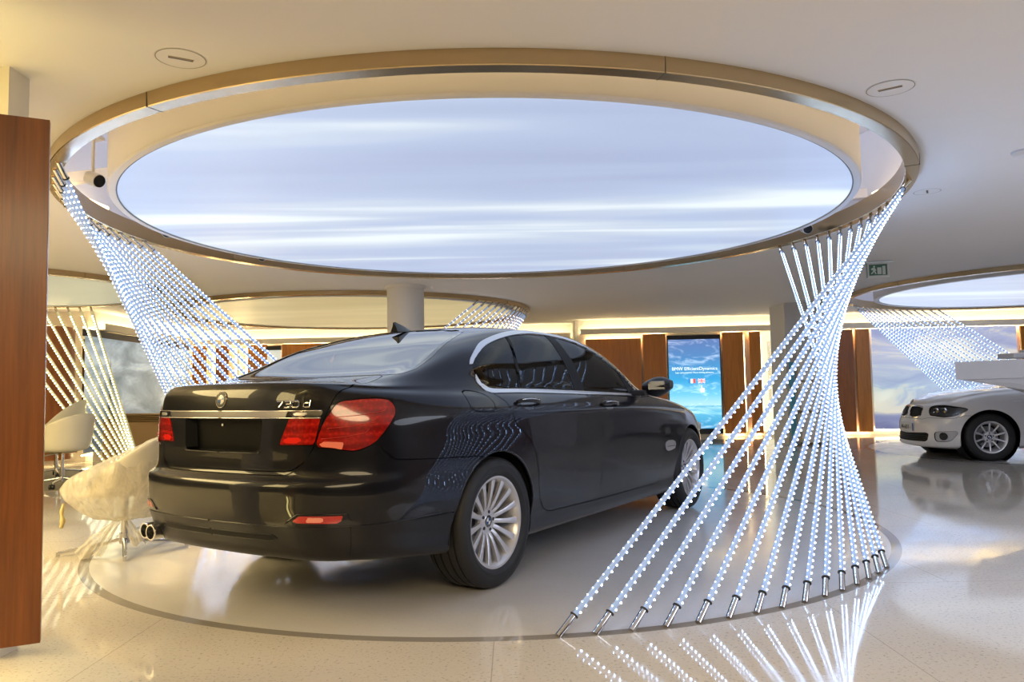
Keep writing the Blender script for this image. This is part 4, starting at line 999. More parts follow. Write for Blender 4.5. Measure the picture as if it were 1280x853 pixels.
# ------------------------------------------------------------------ LED light tubes
def tube_meshes(L, led, tubem, rr=.0125, pitch=.04, rows=((78, 1.), (-48, .52)), r_led=.0056, key=''):
    out = {}
    bm = bmesh.new(); s0 = .115
    lathe(bm, [(0, s0-.01), (rr, s0-.01), (rr, L-s0+.01), (0, L-s0+.01)], 14); out['tube'] = bm
    bm = bmesh.new(); lathe(bm, [(0, 0), (.0150, 0), (.0150, .004), (.0150, s0-.003), (.0140, s0), (0, s0)], 18); out['bottom_socket'] = bm
    bm = bmesh.new(); lathe(bm, [(0, L-s0), (.0140, L-s0), (.0150, L-s0+.003), (.0150, L), (0, L)], 18); out['top_socket'] = bm
    bm = bmesh.new(); lathe(bm, [(.0135, s0), (.0205, s0+.001), (.0205, s0+.004), (.0135, s0+.005)], 16, closed=True); out['bottom_collar'] = bm
    bm = bmesh.new(); lathe(bm, [(.0135, L-s0-.005), (.0195, L-s0-.004), (.0195, L-s0-.001), (.0135, L-s0)], 16, closed=True); out['top_collar'] = bm
    bm = bmesh.new(); n = int((L-2*s0-.04)/pitch)
    for a, q_ in rows:
        ca, sa = math.cos(math.radians(a)), math.sin(math.radians(a))
        for k in range(n):
            z = s0+.03+pitch*k; c = Vector((ca*(rr+.0018), sa*(rr+.0018), z))
            bmesh.ops.create_icosphere(bm, subdivisions=1, radius=r_led*q_, matrix=Matrix.Translation(c))
    out['led_row'] = bm
    ms = {}
    for k, b in out.items():
        me = bpy.data.meshes.new(k+key); b.to_mesh(me); b.free()
        me.materials.append({'tube': tubem, 'bottom_socket': M_CHROME2, 'top_socket': M_CHROME2, 'top_collar': M_DARK, 'bottom_collar': M_DARK, 'led_row': led}[k])
        me.polygons.foreach_set('use_smooth', [True]*len(me.polygons))
        if k != 'led_row': me.set_sharp_from_angle(angle=math.radians(40))
        ms[k] = me
    return ms
ORD = ['first', 'second', 'third', 'fourth', 'fifth', 'sixth', 'seventh', 'eighth', 'ninth', 'tenth', 'eleventh', 'twelfth', 'thirteenth', 'fourteenth', 'fifteenth', 'sixteenth']
def fan(cx, cy, rb, rt, bots, delta, ztop, ms_args, labels, group, skip=()):
    """straight tubes from a foot circle on the floor to a point `delta` degrees further round on the ring above"""
    a0 = math.radians(bots[0]); L = None; ms = None; proto = None
    for i, b in enumerate(bots):
        p = Vector((cx+rb*math.cos(math.radians(b)), cy+rb*math.sin(math.radians(b)), 0.001)); t_ = b+delta
        q = Vector((cx+rt*math.cos(math.radians(t_)), cy+rt*math.sin(math.radians(t_)), ztop))
        z = (q-p).normalized(); radial = Vector((-.10, -1, 0))
        x = (radial-z*radial.dot(z)).normalized(); y = z.cross(x)
        if proto is None:
            L = (q-p).length; ms = tube_meshes(L, *ms_args)
            proto = bpy.data.objects.new('light_tube', ms['tube']); COL.objects.link(proto)
            for k in ('bottom_socket', 'top_socket', 'bottom_collar', 'top_collar', 'led_row'):
                c = obj(k, ms[k], None, proto)
                if k == 'led_row': c['kind'] = 'stuff'
            o = proto
        else: o = copy_tree(proto)
        o.matrix_world = Matrix(((x.x, y.x, z.x, p.x), (x.y, y.y, z.y, p.y), (x.z, y.z, z.z, p.z), (0, 0, 0, 1)))
        setp(o, labels[i], 'light tube', group)
step = 3.27
bots = [-83.3+step*k for k in range(15)]
labs = ['light tube right of the dark saloon, its foot the %s from the left' % ORD[k] for k in range(14)]+['light tube right of the dark saloon, its foot the last on the right']
fan(RC[0], RC[1], 2.893, 3.088, bots, 61.6, ZB+.004, (M_LED, M_TUBE), labs, 'LED tubes twisting down right of the dark saloon')
bots = [110.6+step*k for k in range(15)]
labs = ['light tube left of the dark saloon, its top the %s counted from the right' % ORD[k] for k in range(15)]
fan(RC[0], RC[1], 2.893, 3.088, bots, 61.6, ZB+.004, (M_LED, M_TUBE), labs, 'LED tubes twisting down left of the dark saloon')
bots = [95-61.+step*k for k in range(15)]
labs = ['light tube behind the white hatchback, its top %s from the right' % ORD[k] for k in range(15)]
fan(8.5, 11.7, 2.893, 3.088, bots, 61., 2.434, (M_LED, M_TUBE, .0125, .06), labs, 'LED tubes hanging behind the white hatchback')
bots = [-42-61.+step*k for k in range(14)]
labs = ['rosy light tube behind the dark saloon roof, its top %s from the left' % ORD[k] for k in range(14)]
fan(-2.79, 13.80, 2.893, 3.088, bots, 61., 2.434, (M_LEDP, M_TUBE, .0125, .07), labs, 'rosy LED tubes under the ring behind the round column')
bots = [23-55+60+5.1*k for k in range(8)]
bots = [24+5.3*k for k in range(9)]
labs = ['yellow light tube by the white swivel chairs, its top %s from the right' % ORD[k] for k in range(9)]
fan(-6.6, 9.72, 1.75, 1.917, bots, 60., 2.434, (M_LEDW, M_TUBEW, .020, .05, ((0, 2.1),)), labs, 'yellow-white LED tubes beside the swivel chairs')
# ------------------------------------------------------------------ panels, screen and pictures along the far walls
def yb(x): return 16.30+(x-2.2)*(15.55-16.30)/11.8
ANG = math.atan2(-.75, 11.8)
def panel(x0, x1, label, z0=.06, z1=2.16, m=None, off=.16, t=.05, right=True, y=None, bev=.004, name='wood_panel', cat='panel', group=None):
    xc = (x0+x1)/2; yy = (yb(xc)-off) if right else y
    p = thing(name, label, cat, (xc, yy, z0), ANG if right else math.atan2(-.35, 10.4), group)
    bm = bmesh.new(); box(bm, (0, 0, (z1-z0)/2), (x1-x0, t, z1-z0), bev=bev); obj('veneer_board', bm, m or M_WOOD, p)
    bm = bmesh.new(); 
    for sx in (-1, 1): box(bm, (sx*(x1-x0)*.3, .056, (z1-z0)*.5), (.04, .064, .04))
    obj('bracket', bm, M_STEEL, p)
    # warm strips hidden behind the board, as in the room
    for zz in (.0, z1-z0-.03):
        bm = bmesh.new(); box(bm, (0, .06, zz+.015), (x1-x0-.04, .02, .02)); obj('light_strip', bm, M_WARM, p)
    return p
panel(1.55, 2.70, 'wide low reddish wood panel on the back wall above the dark saloon bonnet', z1=2.08, m=M_WOOD)
panel(2.74, 3.21, 'golden-lit wood panel immediately left of the blue screen')
panel(4.38, 4.80, 'wood panel immediately right of the blue screen')
panel(4.93, 5.15, 'narrow wood panel between two bright gaps, second to the right of the blue screen')
panel(6.60, 7.02, 'dark wood panel just left of the lighter one beside the cloud mural', m=M_WOODD)
panel(7.06, 7.33, 'light wood panel touching the left edge of the cloud mural', off=.20)
panel(10.34, 11.2, 'wood panel at the right edge of the cloud mural, above the white hatchback')
VL = iter(['directly right of the panel beside the blue screen', 'beside the lettered banner', 'in the slit at the left of the blue screen', 'at the right end of the cloud mural', 'behind the left LED tubes, the left one', 'behind the left LED tubes, the middle one', 'behind the left LED tubes, the right one'])
def vstrip(x, off=.05, z0=.1, z1=2.1, right=True, y=None, w=.035):
    yy = (yb(x)-off) if right else y; t = thing('wall_light', 'upright warm light strip '+next(VL), 'light', (x, yy, z0), 0, 'upright gap lights on the back wall')
    bm = bmesh.new(); box(bm, (0, 0, (z1-z0)/2), (w, .02, z1-z0)); obj('light_strip', bm, M_WARM, t); 
    bm = bmesh.new(); box(bm, (0, .018, (z1-z0)/2), (w+.02, .015, z1-z0+.02)); obj('back_plate', bm, M_STEEL, t)
for x in (4.865, 5.22, 3.225, 10.325): vstrip(x)
for i, (a, b, lab) in enumerate(((-7.18, -6.86, 'slim wood panel behind the left LED tubes, nearest the storm-cloud picture'), (-6.66, -6.36, 'dark wood panel in the middle behind the left LED tubes'),
        (-5.93, -5.50, 'golden wood panel whose top shows right above the left LED tubes'), (-5.16, -3.5, 'wood panel behind the rear roof line of the dark saloon'))):
    panel(a, b, lab, right=False, y=17.3-(a+8)*.034, m=M_WOODD if i == 1 else M_WOOD)
for x, y in ((-6.76, 17.4), (-6.25, 17.38), (-6.0, 17.36)): vstrip(x, right=False, y=y)
# window strip with a dark blind box between two of them
t = thing('wall_screen', 'pale screen with a dark header behind the rear window edge of the dark saloon', 'screen', (-5.33, 17.20, .1), -.034)
bm = bmesh.new(); box(bm, (0, 0, 1.0), (.30, .04, 1.86)); obj('screen_face', bm, mat('pale_screen', (.6, .65, .62), .4, emit=(.75, .8, .74), es=.5), t); bm = bmesh.new(); box(bm, (0, -.01, 1.98), (.32, .06, .10)); obj('header', bm, M_DARK, t)
# blue information screen
M_SCR = mat('screen_picture', (.05, .05, .05), .25)
def _scr():
    nd, lk, b = nodes(M_SCR); nt = M_SCR.node_tree; c = coords(nt); s = nt.nodes.new('ShaderNodeSeparateXYZ'); lk.new(c.outputs[0], s.inputs[0])
    r = ramp(nt, [(0, (.02, .26, .52)), (.20, (.12, .50, .72)), (.235, (.30, .62, .74)), (.25, (.10, .46, .66)), (.27, (.42, .72, .82)), (.38, (.16, .56, .80)), (.55, (.03, .34, .66)), (.8, (.07, .22, .48)), (1, (.10, .18, .42))])
    mr = nt.nodes.new('ShaderNodeMapRange'); mr.inputs[1].default_value = -.95; mr.inputs[2].default_value = .95; lk.new(s.outputs['Z'], mr.inputs[0]); lk.new(mr.outputs[0], r.inputs[0])
    c2 = coords(nt, (1.2, 1, 4), rot=(0, math.radians(25), 0)); n = noise(nt, c2, 1.6, 4, .6, 1.2); r2 = ramp(nt, [(.5, (0, 0, 0)), (.75, (.55, .55, .50))]); lk.new(n.outputs[0], r2.inputs[0])
    mx = nt.nodes.new('ShaderNodeMix'); mx.data_type = 'RGBA'; mx.blend_type = 'ADD'; mx.inputs[0].default_value = .8
    lk.new(r.outputs[0], mx.inputs[6]); lk.new(r2.outputs[0], mx.inputs[7]); lk.new(mx.outputs[2], b.inputs['Emission Color']); b.inputs['Emission Strength'].default_value = 1.05
_scr()
xc = 3.795; sc_ = thing('display_screen', 'tall blue sky-picture screen with white lettering on the back wall', 'screen', (xc, yb(xc)-.13, .06), ANG)
bm = bmesh.new(); box(bm, (0, 0, 1.03), (1.10, .06, 2.06), bev=.004); obj('housing', bm, M_DARK, sc_)
bm = bmesh.new(); box(bm, (0, 0, 0), (1.06, .004, 1.86)); pic = obj('picture', bm, M_SCR, sc_, loc=(0, -.034, 1.04))
XT = Matrix.Rotation(math.pi/2, 4, 'X')
def sign_text(s, size, x, z, parent, m, y=-.0045, align='CENTER', name='lettering', rot=0., bold=0.):
    me = text_mesh(s, size, .0008, align); me.materials.append(m); o = bpy.data.objects.new(name, me); COL.objects.link(o); o.parent = parent
    o.matrix_local = Matrix.Translation((x, y, z)) @ XT @ Matrix.Rotation(rot, 4, 'Z'); return o
M_LETW = mat('lit_letter', (.9, .9, .9), .5, emit=(.9, .97, 1), es=1.0)
sign_text('BMW EfficientDynamics', .096, 0, .315, pic, M_LETW); sign_text('Less consumption. More driving pleasure.', .047, 0, .235, pic, M_LETW)
M_FB, M_FR = mat('flag_blue', (.02, .08, .4), .5, emit=(.05, .35, .8), es=.8), mat('flag_red', (.6, .03, .03), .5, emit=(.9, .12, .12), es=.8)
bm = bmesh.new()
for k in range(3): box(bm, (-.115+.05*k, -.004, .06), (.05, .004, .09), mi=k)
obj('flag', bm, [M_FB, M_LETW, M_FR], pic)
bm = bmesh.new(); box(bm, (.135, -.004, .06), (.15, .003, .10), mi=0)
for a in (33, -33): box(bm, (.135, -.0055, .06), (.165, .003, .022), rot=Matrix.Rotation(math.radians(a), 4, 'Y'), mi=1); box(bm, (.135, -.0065, .06), (.155, .003, .008), rot=Matrix.Rotation(math.radians(a), 4, 'Y'), mi=2)
box(bm, (.135, -.007, .06), (.15, .003, .034), mi=1); box(bm, (.135, -.0072, .06), (.036, .003, .10), mi=1); box(bm, (.135, -.009, .06), (.15, .003, .018), mi=2); box(bm, (.135, -.0092, .06), (.02, .003, .10), mi=2)
obj('flag', bm, [M_FB, M_LETW, M_FR], pic)
bm = bmesh.new(); hand = [(-.03, -.09), (.03, -.09), (.04, -.03), (.04, .0), (.02, .005), (.0, .0), (-.008, .055), (-.022, .055), (-.024, -.02), (-.045, -.01), (-.05, -.03)]
prism(bm, hand, 0, .003, Matrix.Translation((.15, -.004, -.09)) @ XT); obj('hand_symbol', bm, M_LETW, pic)
# lit lettered banner between the narrow panel and the pier
xc = 5.40; bn = thing('lettered_banner', 'bright cream banner with faint upright golden lettering beside the pier', 'banner', (xc, yb(xc)-.12, .08), ANG)
bm = bmesh.new(); box(bm, (0, 0, 1.04), (.40, .02, 2.08)); obj('banner_face', bm, mat('banner_cream', (.85, .82, .66), .5, emit=(1., .93, .66), es=.75), bn)
M_GOLD = mat('gold_ink', (.75, .55, .18), .5)
sign_text('BMW EFFICIENTDYNAMICS.', .10, -.06, 1.28, bn, M_GOLD, y=-.013, rot=math.pi/2); sign_text('MOINS DE CONSOMMATION. PLUS DE PLAISIR.', .075, .07, 1.10, bn, M_GOLD, y=-.013, rot=math.pi/2)
# pier with pale boxes on it
M_PIER = mat('pier_paint', (.70, .68, .64), .7)
structure(obj('column_right', (lambda b: (box(b, (5.19, 13.90, ZC/2), (.76, .76, ZC)), b)[1])(bmesh.new()), M_PIER))
pb = thing('literature_rack', 'pale stacked box rack on the front of the pier behind the right LED tubes', 'rack', (5.22, 13.40, 0))
for k, (z0, z1) in enumerate(((.05, .55), (.60, 1.08), (1.12, 1.60))):
    bm = bmesh.new(); box(bm, (0, 0, (z0+z1)/2), (.50, .20, z1-z0), bev=.01); obj('box_shelf', bm, mat('rack_cream', (.78, .74, .66), .6), pb)
bm = bmesh.new(); box(bm, (0, .06, .8), (.44, .04, 1.6)); obj('rack_back', bm, M_STEEL, pb)
bt = thing('teal_display_strip', 'narrow teal strip standing between the lettered banner and the pier', 'display', (4.84, 13.35, 0)); bm = bmesh.new(); box(bm, (0, 0, .72), (.09, .03, 1.44), bev=.005); obj('strip', bm, mat('teal', (.10, .34, .42), .4), bt); bm = bmesh.new(); box(bm, (0, 0, .01), (.2, .16, .02)); obj('foot', bm, M_STEEL, bt)
# cloud mural (right) and storm-cloud picture (left)
def cloud_mat(name, stops, seed, sc=(1, 1, 1), rot=0., es=0., base=None):
    m = mat(name, (.5, .5, .5), .6); nd, lk, b = nodes(m); nt = m.node_tree
    c = coords(nt, (.30, 1, .85), (seed, 0, 0), (0, rot, 0)); n = noise(nt, c, 2.4, 5, .58, .7); r = ramp(nt, stops); lk.new(n.outputs[0], r.inputs[0])
    c2 = coords(nt); s = nt.nodes.new('ShaderNodeSeparateXYZ'); lk.new(c2.outputs[0], s.inputs[0])
    mr = nt.nodes.new('ShaderNodeMapRange'); mr.inputs[1].default_value = 0; mr.inputs[2].default_value = 2.1; lk.new(s.outputs['Z'], mr.inputs[0])
    r2 = ramp(nt, base); lk.new(mr.outputs[0], r2.inputs[0])
    mx = nt.nodes.new('ShaderNodeMix'); mx.data_type = 'RGBA'; mx.blend_type = 'MULTIPLY'; mx.inputs[0].default_value = 1; lk.new(r.outputs[0], mx.inputs[6]); lk.new(r2.outputs[0], mx.inputs[7]); lk.new(mx.outputs[2], b.inputs['Base Color'])
    if es: lk.new(mx.outputs[2], b.inputs['Emission Color']); b.inputs['Emission Strength'].default_value = es  # glow painted into the print so the picture looks brighter
    return m
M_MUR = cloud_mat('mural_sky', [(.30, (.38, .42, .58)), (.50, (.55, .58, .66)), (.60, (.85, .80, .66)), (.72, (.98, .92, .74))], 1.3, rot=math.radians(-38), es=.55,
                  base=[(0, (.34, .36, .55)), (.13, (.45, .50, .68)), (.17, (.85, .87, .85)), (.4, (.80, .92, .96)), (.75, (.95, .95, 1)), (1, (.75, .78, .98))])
xc = (7.40+10.30)/2; mu = thing('cloud_mural', 'large pale cloud-and-sky mural on the back wall behind the white hatchback', 'mural', (xc, yb(xc)-.12, .10), ANG)
bm = bmesh.new(); box(bm, (0, 0, 1.035), (2.88, .03, 2.07)); obj('mural_face', bm, M_MUR, mu)
bm = bmesh.new(); box(bm, (0, .06, 1.03), (2.7, .08, 1.9)); obj('mural_frame', bm, M_STEEL, mu)
for zz in (.0, 2.08): bm = bmesh.new(); box(bm, (0, .05, zz), (2.85, .02, .02)); obj('light_strip', bm, M_WARM, mu)
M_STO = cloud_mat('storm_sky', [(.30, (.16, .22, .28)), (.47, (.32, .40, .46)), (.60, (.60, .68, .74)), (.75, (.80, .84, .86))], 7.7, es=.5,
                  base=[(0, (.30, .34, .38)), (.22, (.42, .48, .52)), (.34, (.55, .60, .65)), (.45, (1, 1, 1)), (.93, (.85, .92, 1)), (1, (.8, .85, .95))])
p0, p1 = Vector((-7.02, 12.45, 0)), Vector((-7.24, 16.9, 0)); d = p1-p0
st = thing('storm_picture', 'long blue-grey storm-cloud picture on the left wall behind the swivel chairs', 'picture', (p0+d/2), math.atan2(d.y, d.x)); st.location.z = .12
bm = bmesh.new(); box(bm, (0, -.10, .99), (d.length, .03, 1.90)); obj('picture_face', bm, M_STO, st)
bm = bmesh.new(); box(bm, (0, -.09, 1.99), (d.length+.02, .08, .11)); obj('dark_header', bm, mat('header_blue', (.05, .055, .09), .5), st)
bm = bmesh.new(); box(bm, (0, -.04, .99), (d.length-.2, .08, 1.8)); obj('back_frame', bm, M_STEEL, st)
for zz, w_ in ((.0, .02), (2.08, .02)): bm = bmesh.new(); box(bm, (0, -.05, zz), (d.length-.05, .02, .02)); obj('light_strip', bm, M_WARM, st)
# tapering dark spire in the storm picture, small lit skyline below it
bm = bmesh.new(); prism(bm, [(-1.55, .1), (-1.25, .1), (-1.37, .9), (-1.40, 1.6), (-1.44, .9)], 0, .002, Matrix.Translation((0, -.117, 0)) @ XT); obj('spire_print', bm, mat('spire_grey', (.10, .12, .13), .6), st)
# curved wood wall panel at the far left
cw = thing('curved_wood_panel', 'curved reddish wood panel on the left wall behind the white swivel chairs', 'panel', (-7.52, 12.1, .1))
bm = bmesh.new(); lathe(bm, [(.51, 0), (.55, 0), (.55, 2.07), (.51, 2.07)], 24, closed=True, a0=math.radians(-120), a1=math.radians(40)); obj('veneer_board', bm, M_WOODD, cw, smooth=40)
bm = bmesh.new(); lathe(bm, [(.42, 0), (.45, 0), (.45, .03), (.42, .03)], 24, closed=True, a0=math.radians(-110), a1=math.radians(38)); obj('light_strip', bm, M_WARM, cw)
bm = bmesh.new(); lathe(bm, [(.42, 2.05), (.45, 2.05), (.45, 2.08), (.42, 2.08)], 24, closed=True, a0=math.radians(-110), a1=math.radians(38)); obj('light_strip', bm, M_WARM, cw)
bm = bmesh.new(); box(bm, (.35, 0, 1.0), (.34, .05, .05)); obj('bracket', bm, M_STEEL, cw)
# round white column
bm = bmesh.new(); lathe(bm, [(.25, 0), (.25, ZC-.03)], 48, Matrix.Translation((-1.44, 10.42, 0))); lathe(bm, [(.25, ZC-.045), (.275, ZC-.045), (.275, ZC), (.25, ZC)], 48, Matrix.Translation((-1.44, 10.42, 0)), closed=True)
structure(obj('column_back', bm, M_WALL, smooth=40))
# ------------------------------------------------------------------ the white hatchback on the right
wc = thing('hatchback_car', 'white hatchback on the right, nose pointing left, under the far lit ring', 'car', (9.0251, 10.6682, 0), math.pi-.13)
G1, N1 = car1(); H1 = make_half(G1, N1, 21); LT = H1[0][:, 6].max()
H1 = (np.column_stack([H1[0][:, :6], LT-H1[0][:, 6], H1[0][:, 7]]), H1[1])     # column 6: girth measured from the nose
W1 = [(-.42, 1.02), (-.40, 1.15), (-.25, 1.27), (.1, 1.335), (.7, 1.345), (1.1, 1.315), (1.4, 1.22), (1.62, 1.10), (1.80, 1.0), (1.2, .995), (.4, 1.005)]
WIN1 = lambda A: np.where((A[:, 1] > .45) & (A[:, 7] > 8.5) & (A[:, 7] < 13.6), psdf(XZ(A), W1), -1.)
AR1 = arch_poly(0, .315, .355, .0, .03); AF1 = arch_poly(2.66, .315, .362, .0, .02)
ARCH1 = lambda A: np.where((A[:, 1] > .5) & (A[:, 7] < 8.8), np.maximum(psdf(XZ(A), AR1), psdf(XZ(A), AF1)), -1.)
RG1f = top_only([(-.66, -.3), (-.66, .45), (-.60, .55), (-.35, .55), (-.28, .45), (-.27, -.3)])
WS1f = top_only([(1.33, -.3), (1.33, .46), (1.40, .52), (1.95, .56), (2.04, .50), (2.06, -.3)])
nose = lambda poly, xmin=2.2, vmax=10.3: (lambda A: np.where((A[:, 0] > xmin) & (A[:, 7] < vmax), psdf(LZ(A), poly), -1.))
HL1 = nose(round_poly([(.545, .603), (.50, .66), (.50, .711), (.661, .737), (.863, .727), (1.065, .685), (.965, .622), (.868, .590), (.768, .578), (.624, .592)], 4))
GR1 = nose(round_poly([(.035, .700), (.05, .712), (.30, .712), (.352, .695), (.368, .63), (.35, .585), (.29, .565), (.12, .562), (.06, .58), (.04, .63)], 4), 3.0)
IN1 = nose([(-.05, .338), (.50, .362), (.545, .345), (.525, .262), (.48, .243), (-.05, .236)])
FG1 = nose(round_poly([(.640, .365), (.76, .385), (.93, .385), (.88, .30), (.83, .262), (.70, .25), (.655, .26)], 4))
HD1 = top_only([(2.11, -.3), (2.10, .40), (2.06, .52), (2.14, .665), (2.62, .665), (2.95, .60), (3.08, .50), (3.2, .40), (3.30, .30), (3.32, .1), (3.32, -.3)])
DO1 = lambda A: np.where((A[:, 1] > .5) & (A[:, 7] < 10.4), psdf(XZ(A), [(.95, .98), (.98, .30), (2.02, .28), (2.06, .45), (2.05, .80), (1.98, .90), (1.80, .965)]), -1.)
open1 = cutout(H1, [WIN1, ARCH1, RG1f, WS1f], 0.)
obj('inner_shell', surf_mesh('inner_shell', cutout(clip(open1, lambda A: A[:, 7]-.5), [HL1, GR1, IN1, FG1], 0.), M_BLACK, off=-.014, both=True), None, wc)
body1 = cutout(open1, [HL1, GR1, IN1, FG1, HD1, DO1], .0025)
BF1 = lambda A: np.where(A[:, 7] < 9.5, psdf(LZ(A), [(-1, .0), (-1, .56), (.42, .545), (.52, .565), (.9, .565), (1.0, .60), (1.10, .60), (1.30, .56), (1.42, .5), (1.42, .0)]), -1.)
obj('body_shell', surf_mesh('body_shell', clip(body1, lambda A: -BF1(A)-.002), M_WPAINT, both=True), None, wc)
fb = obj('front_bumper', surf_mesh('front_bumper', clip(body1, lambda A: BF1(A)-.002), M_WPAINT, both=True), None, wc)
obj('bonnet', surf_mesh('bonnet', keep(open1, HD1), M_WPAINT, both=True), None, wc)
obj('windscreen', surf_mesh('windscreen', clip(H1, lambda A: WS1f(A)+.012), M_RGLASS, off=-.003, both=True), None, wc)
obj('rear_window', surf_mesh('rear_window', clip(H1, lambda A: RG1f(A)+.012), M_RGLASS, off=-.003, both=True), None, wc)
for s in (1, -1):
    obj('door', surf_mesh('door', keep(open1, DO1), M_WPAINT, side=s), None, wc)
    obj('side_window', surf_mesh('side_window', clip(H1, lambda A: WIN1(A)+.012), M_GLASS, off=-.003, side=s), None, wc)
    hl = obj('headlight', surf_mesh('headlight', keep(H1, HL1), M_HLGLASS, off=.002, side=s), None, wc)
    obj('headlight_rim', surf_mesh('headlight_rim', clip(H1, lambda A: np.minimum(HL1(A)-.001, .010-HL1(A))), M_BLACK, off=.0025, side=s), None, hl)
    obj('headlight_bowl', surf_mesh('headlight_bowl', clip(H1, HL1), mat('bowl_grey', (.16, .16, .17), .3, metal=.6), off=-.03, side=s), None, hl)
    for (l, z, r) in ((.615, .655, .045), (.74, .655, .050)):
        q = locate(H1, [(l, z)], LZ)[0]; p = q[:3]-q[3:6]*.012; d = np.array([1, .25, 0]); d = d/np.linalg.norm(d)
        p = p-d*.012; pp = (p[0], p[1]*s, p[2]); dd = (d[0], d[1]*s, 0)
        M_, _l = frame_z(pp, (pp[0]+dd[0], pp[1]+dd[1], pp[2])); bm = bmesh.new()
        lathe(bm, [(0, -.02), (r*.4, -.018), (r*.8, -.002), (r, .010), (r*1.05, .010), (r*1.05, -.01)], 24, M_); obj('lamp_reflector', bm, M_CHROME, hl, smooth=40)
        bm = bmesh.new(); lathe(bm, [(0, .004), (r*.3, .0), (r*.42, -.008)], 16, M_); obj('lamp_lens', bm, mat('amber_lens', (.9, .6, .2), .2, coat=1.), hl, smooth=True)
    # kidney grille
    gk = obj('kidney_grille', surf_mesh('kidney_grille', clip(H1, GR1), M_BLACK, off=-.02, side=s), None, wc)
    obj('grille_frame', surf_mesh('grille_frame', clip(H1, nose_band) if False else clip(H1, lambda A: np.minimum(GR1(A)+.006, .010-GR1(A))), M_CHROME, off=.006, side=s, thick=.01), None, gk)
    bm = bmesh.new()
    for k in range(7):
        l = .075+.042*k; P = line_on(H1, [(l, .70), (l, .575)], LZ, -.006, s, False, .03); tube(bm, P, .006, 6, flat=.002)
    obj('grille_slats', bm, M_DARK, gk)
    fo = obj('fog_recess', surf_mesh('fog_recess', clip(H1, FG1), mat('white_recess', (.55, .55, .56), .4), off=-.018, side=s), None, fb)
    q = locate(H1, [(.752, .322)], LZ)[0]; p = q[:3]-q[3:6]*.012; n_ = np.array([.8, .6, 0.]); 
    M_, _l = frame_z((p[0], p[1]*s, p[2]), (p[0]+n_[0], p[1]*s+n_[1]*s, p[2])); bm = bmesh.new()
    lathe(bm, [(0, .0), (.036, .002), (.044, .012), (.050, .010), (.050, -.02)], 24, M_); obj('fog_lamp', bm, M_DARK, fb, smooth=40)
    bm = bmesh.new(); box(bm, (1.75, s*.93, 1.0), (.13, .17, .11), bev=.03); box(bm, (1.76, s*.82, .96), (.06, .1, .03), bev=.008); obj('door_mirror', bm, M_WPAINT, wc, smooth=50)
    for cx in (0., 2.66):
        bm = bmesh.new(); M_ = Matrix.Translation((cx, s*.52, .315)) @ Matrix.Rotation(-s*math.pi/2, 4, 'X')
        lathe(bm, [(0, .0), (.368, .0), (.368, .28)], 36, M_); obj('wheel_housing', bm, M_BLACK, wc, smooth=40)
        wheel(wc, 'w16', cx, s*.745, .315, .315, .205, .205, 10, 'star', s, spin=.3)
    bm = bmesh.new(); tube(bm, line_on(clip(H1, lambda A: np.where(A[:, 1] > .5, 1., -1.)), [(2.38, .78), (2.2, .79)], XZ, .002, s, False), .008, 8, flat=.003); obj('side_marker', bm, M_SATIN, wc)
obj('lower_intake', surf_mesh('lower_intake', clip(H1, IN1), M_BLACK, off=-.02, both=True), None, fb)
bm = bmesh.new()
for s in (1, -1):
    for z in (.262, .287, .312): tube(bm, line_on(H1, [(0, z), (.49, z+.010)], LZ, -.008, s, False), .006, 6, flat=.003)
obj('intake_slats', bm, M_DARK, fb)
# number plate, badge
pl = bpy.data.objects.new('number_plate', None)
bm = bmesh.new()
rows = [[(lambda q: (q[0]+.014, q[1]*(1 if y >= 0 else -1), z))(locate(H1, [(abs(y), .43)], LZ)[0]) for z in (.372, .482)] for y in np.linspace(-.26, .26, 9)]
sheet(bm, rows); COL.objects.unlink(pl) if pl.name in COL.objects else None; bpy.data.objects.remove(pl)
pl = obj('number_plate', bm, M_PLATE, fb)
bm = bmesh.new(); rows = [[(lambda q: (q[0]+.016, q[1]*(1 if y >= 0 else -1), z))(locate(H1, [(abs(y), .43)], LZ)[0]) for z in (.374, .480)] for y in (.232, .258)]; sheet(bm, rows); obj('plate_band', bm, mat('plate_blue', (.02, .10, .5), .4), pl)
bm = bmesh.new(); rows = [[(lambda q: (q[0]+.016, q[1]*(1 if y >= 0 else -1), z))(locate(H1, [(abs(y), .43)], LZ)[0]) for z in (.374, .480)] for y in (-.258, -.232)]; sheet(bm, rows); obj('plate_band', bm, MATS['plate_blue'], pl)
x = -.155
for ch in 'AA-601-':
    me = text_mesh(ch, .085, .001, 'LEFT'); me.materials.append(M_INK); o = bpy.data.objects.new('plate_character', me); COL.objects.link(o); o.parent = pl
    q = locate(H1, [(abs(x), .43)], LZ)[0]; o.matrix_local = Matrix.Translation((q[0]+.017, x, .425)) @ Matrix(((0, 0, 1, 0), (1, 0, 0, 0), (0, 1, 0, 0), (0, 0, 0, 1))); x += .058 if ch != '-' else .035
q = locate(clip(H1, lambda A: np.where(A[:, 7] > 10, 1., -1.)), [(3.30, .0)], XY)[0]
roundel('badge', wc, .038, Matrix.Translation((3.315, 0, .782)) @ Matrix.Rotation(math.radians(58), 4, 'Y') @ Matrix.Rotation(math.pi/2, 4, 'Z'), .003)
bm = bmesh.new(); box(bm, (1.2, 0, .22), (3.6, 1.2, .12), bev=.03); obj('underbody', bm, M_BLACK, wc)
bm = bmesh.new(); box(bm, (1.6, 0, .82), (.5, 1.3, .18), bev=.06); obj('dashboard', bm, M_CABIN, wc)
for s in (1, -1): obj('front_seat', seat_mesh(.95, s*.34, .48, z0=.40, top=.98, lean=.2), M_CABIN, wc, smooth=50)
obj('rear_seat', seat_mesh(.1, 0, 1.15, z0=.42, top=.98, lean=.2, heads=(-.33, .33)), M_CABIN, wc, smooth=50)
bm = bmesh.new()
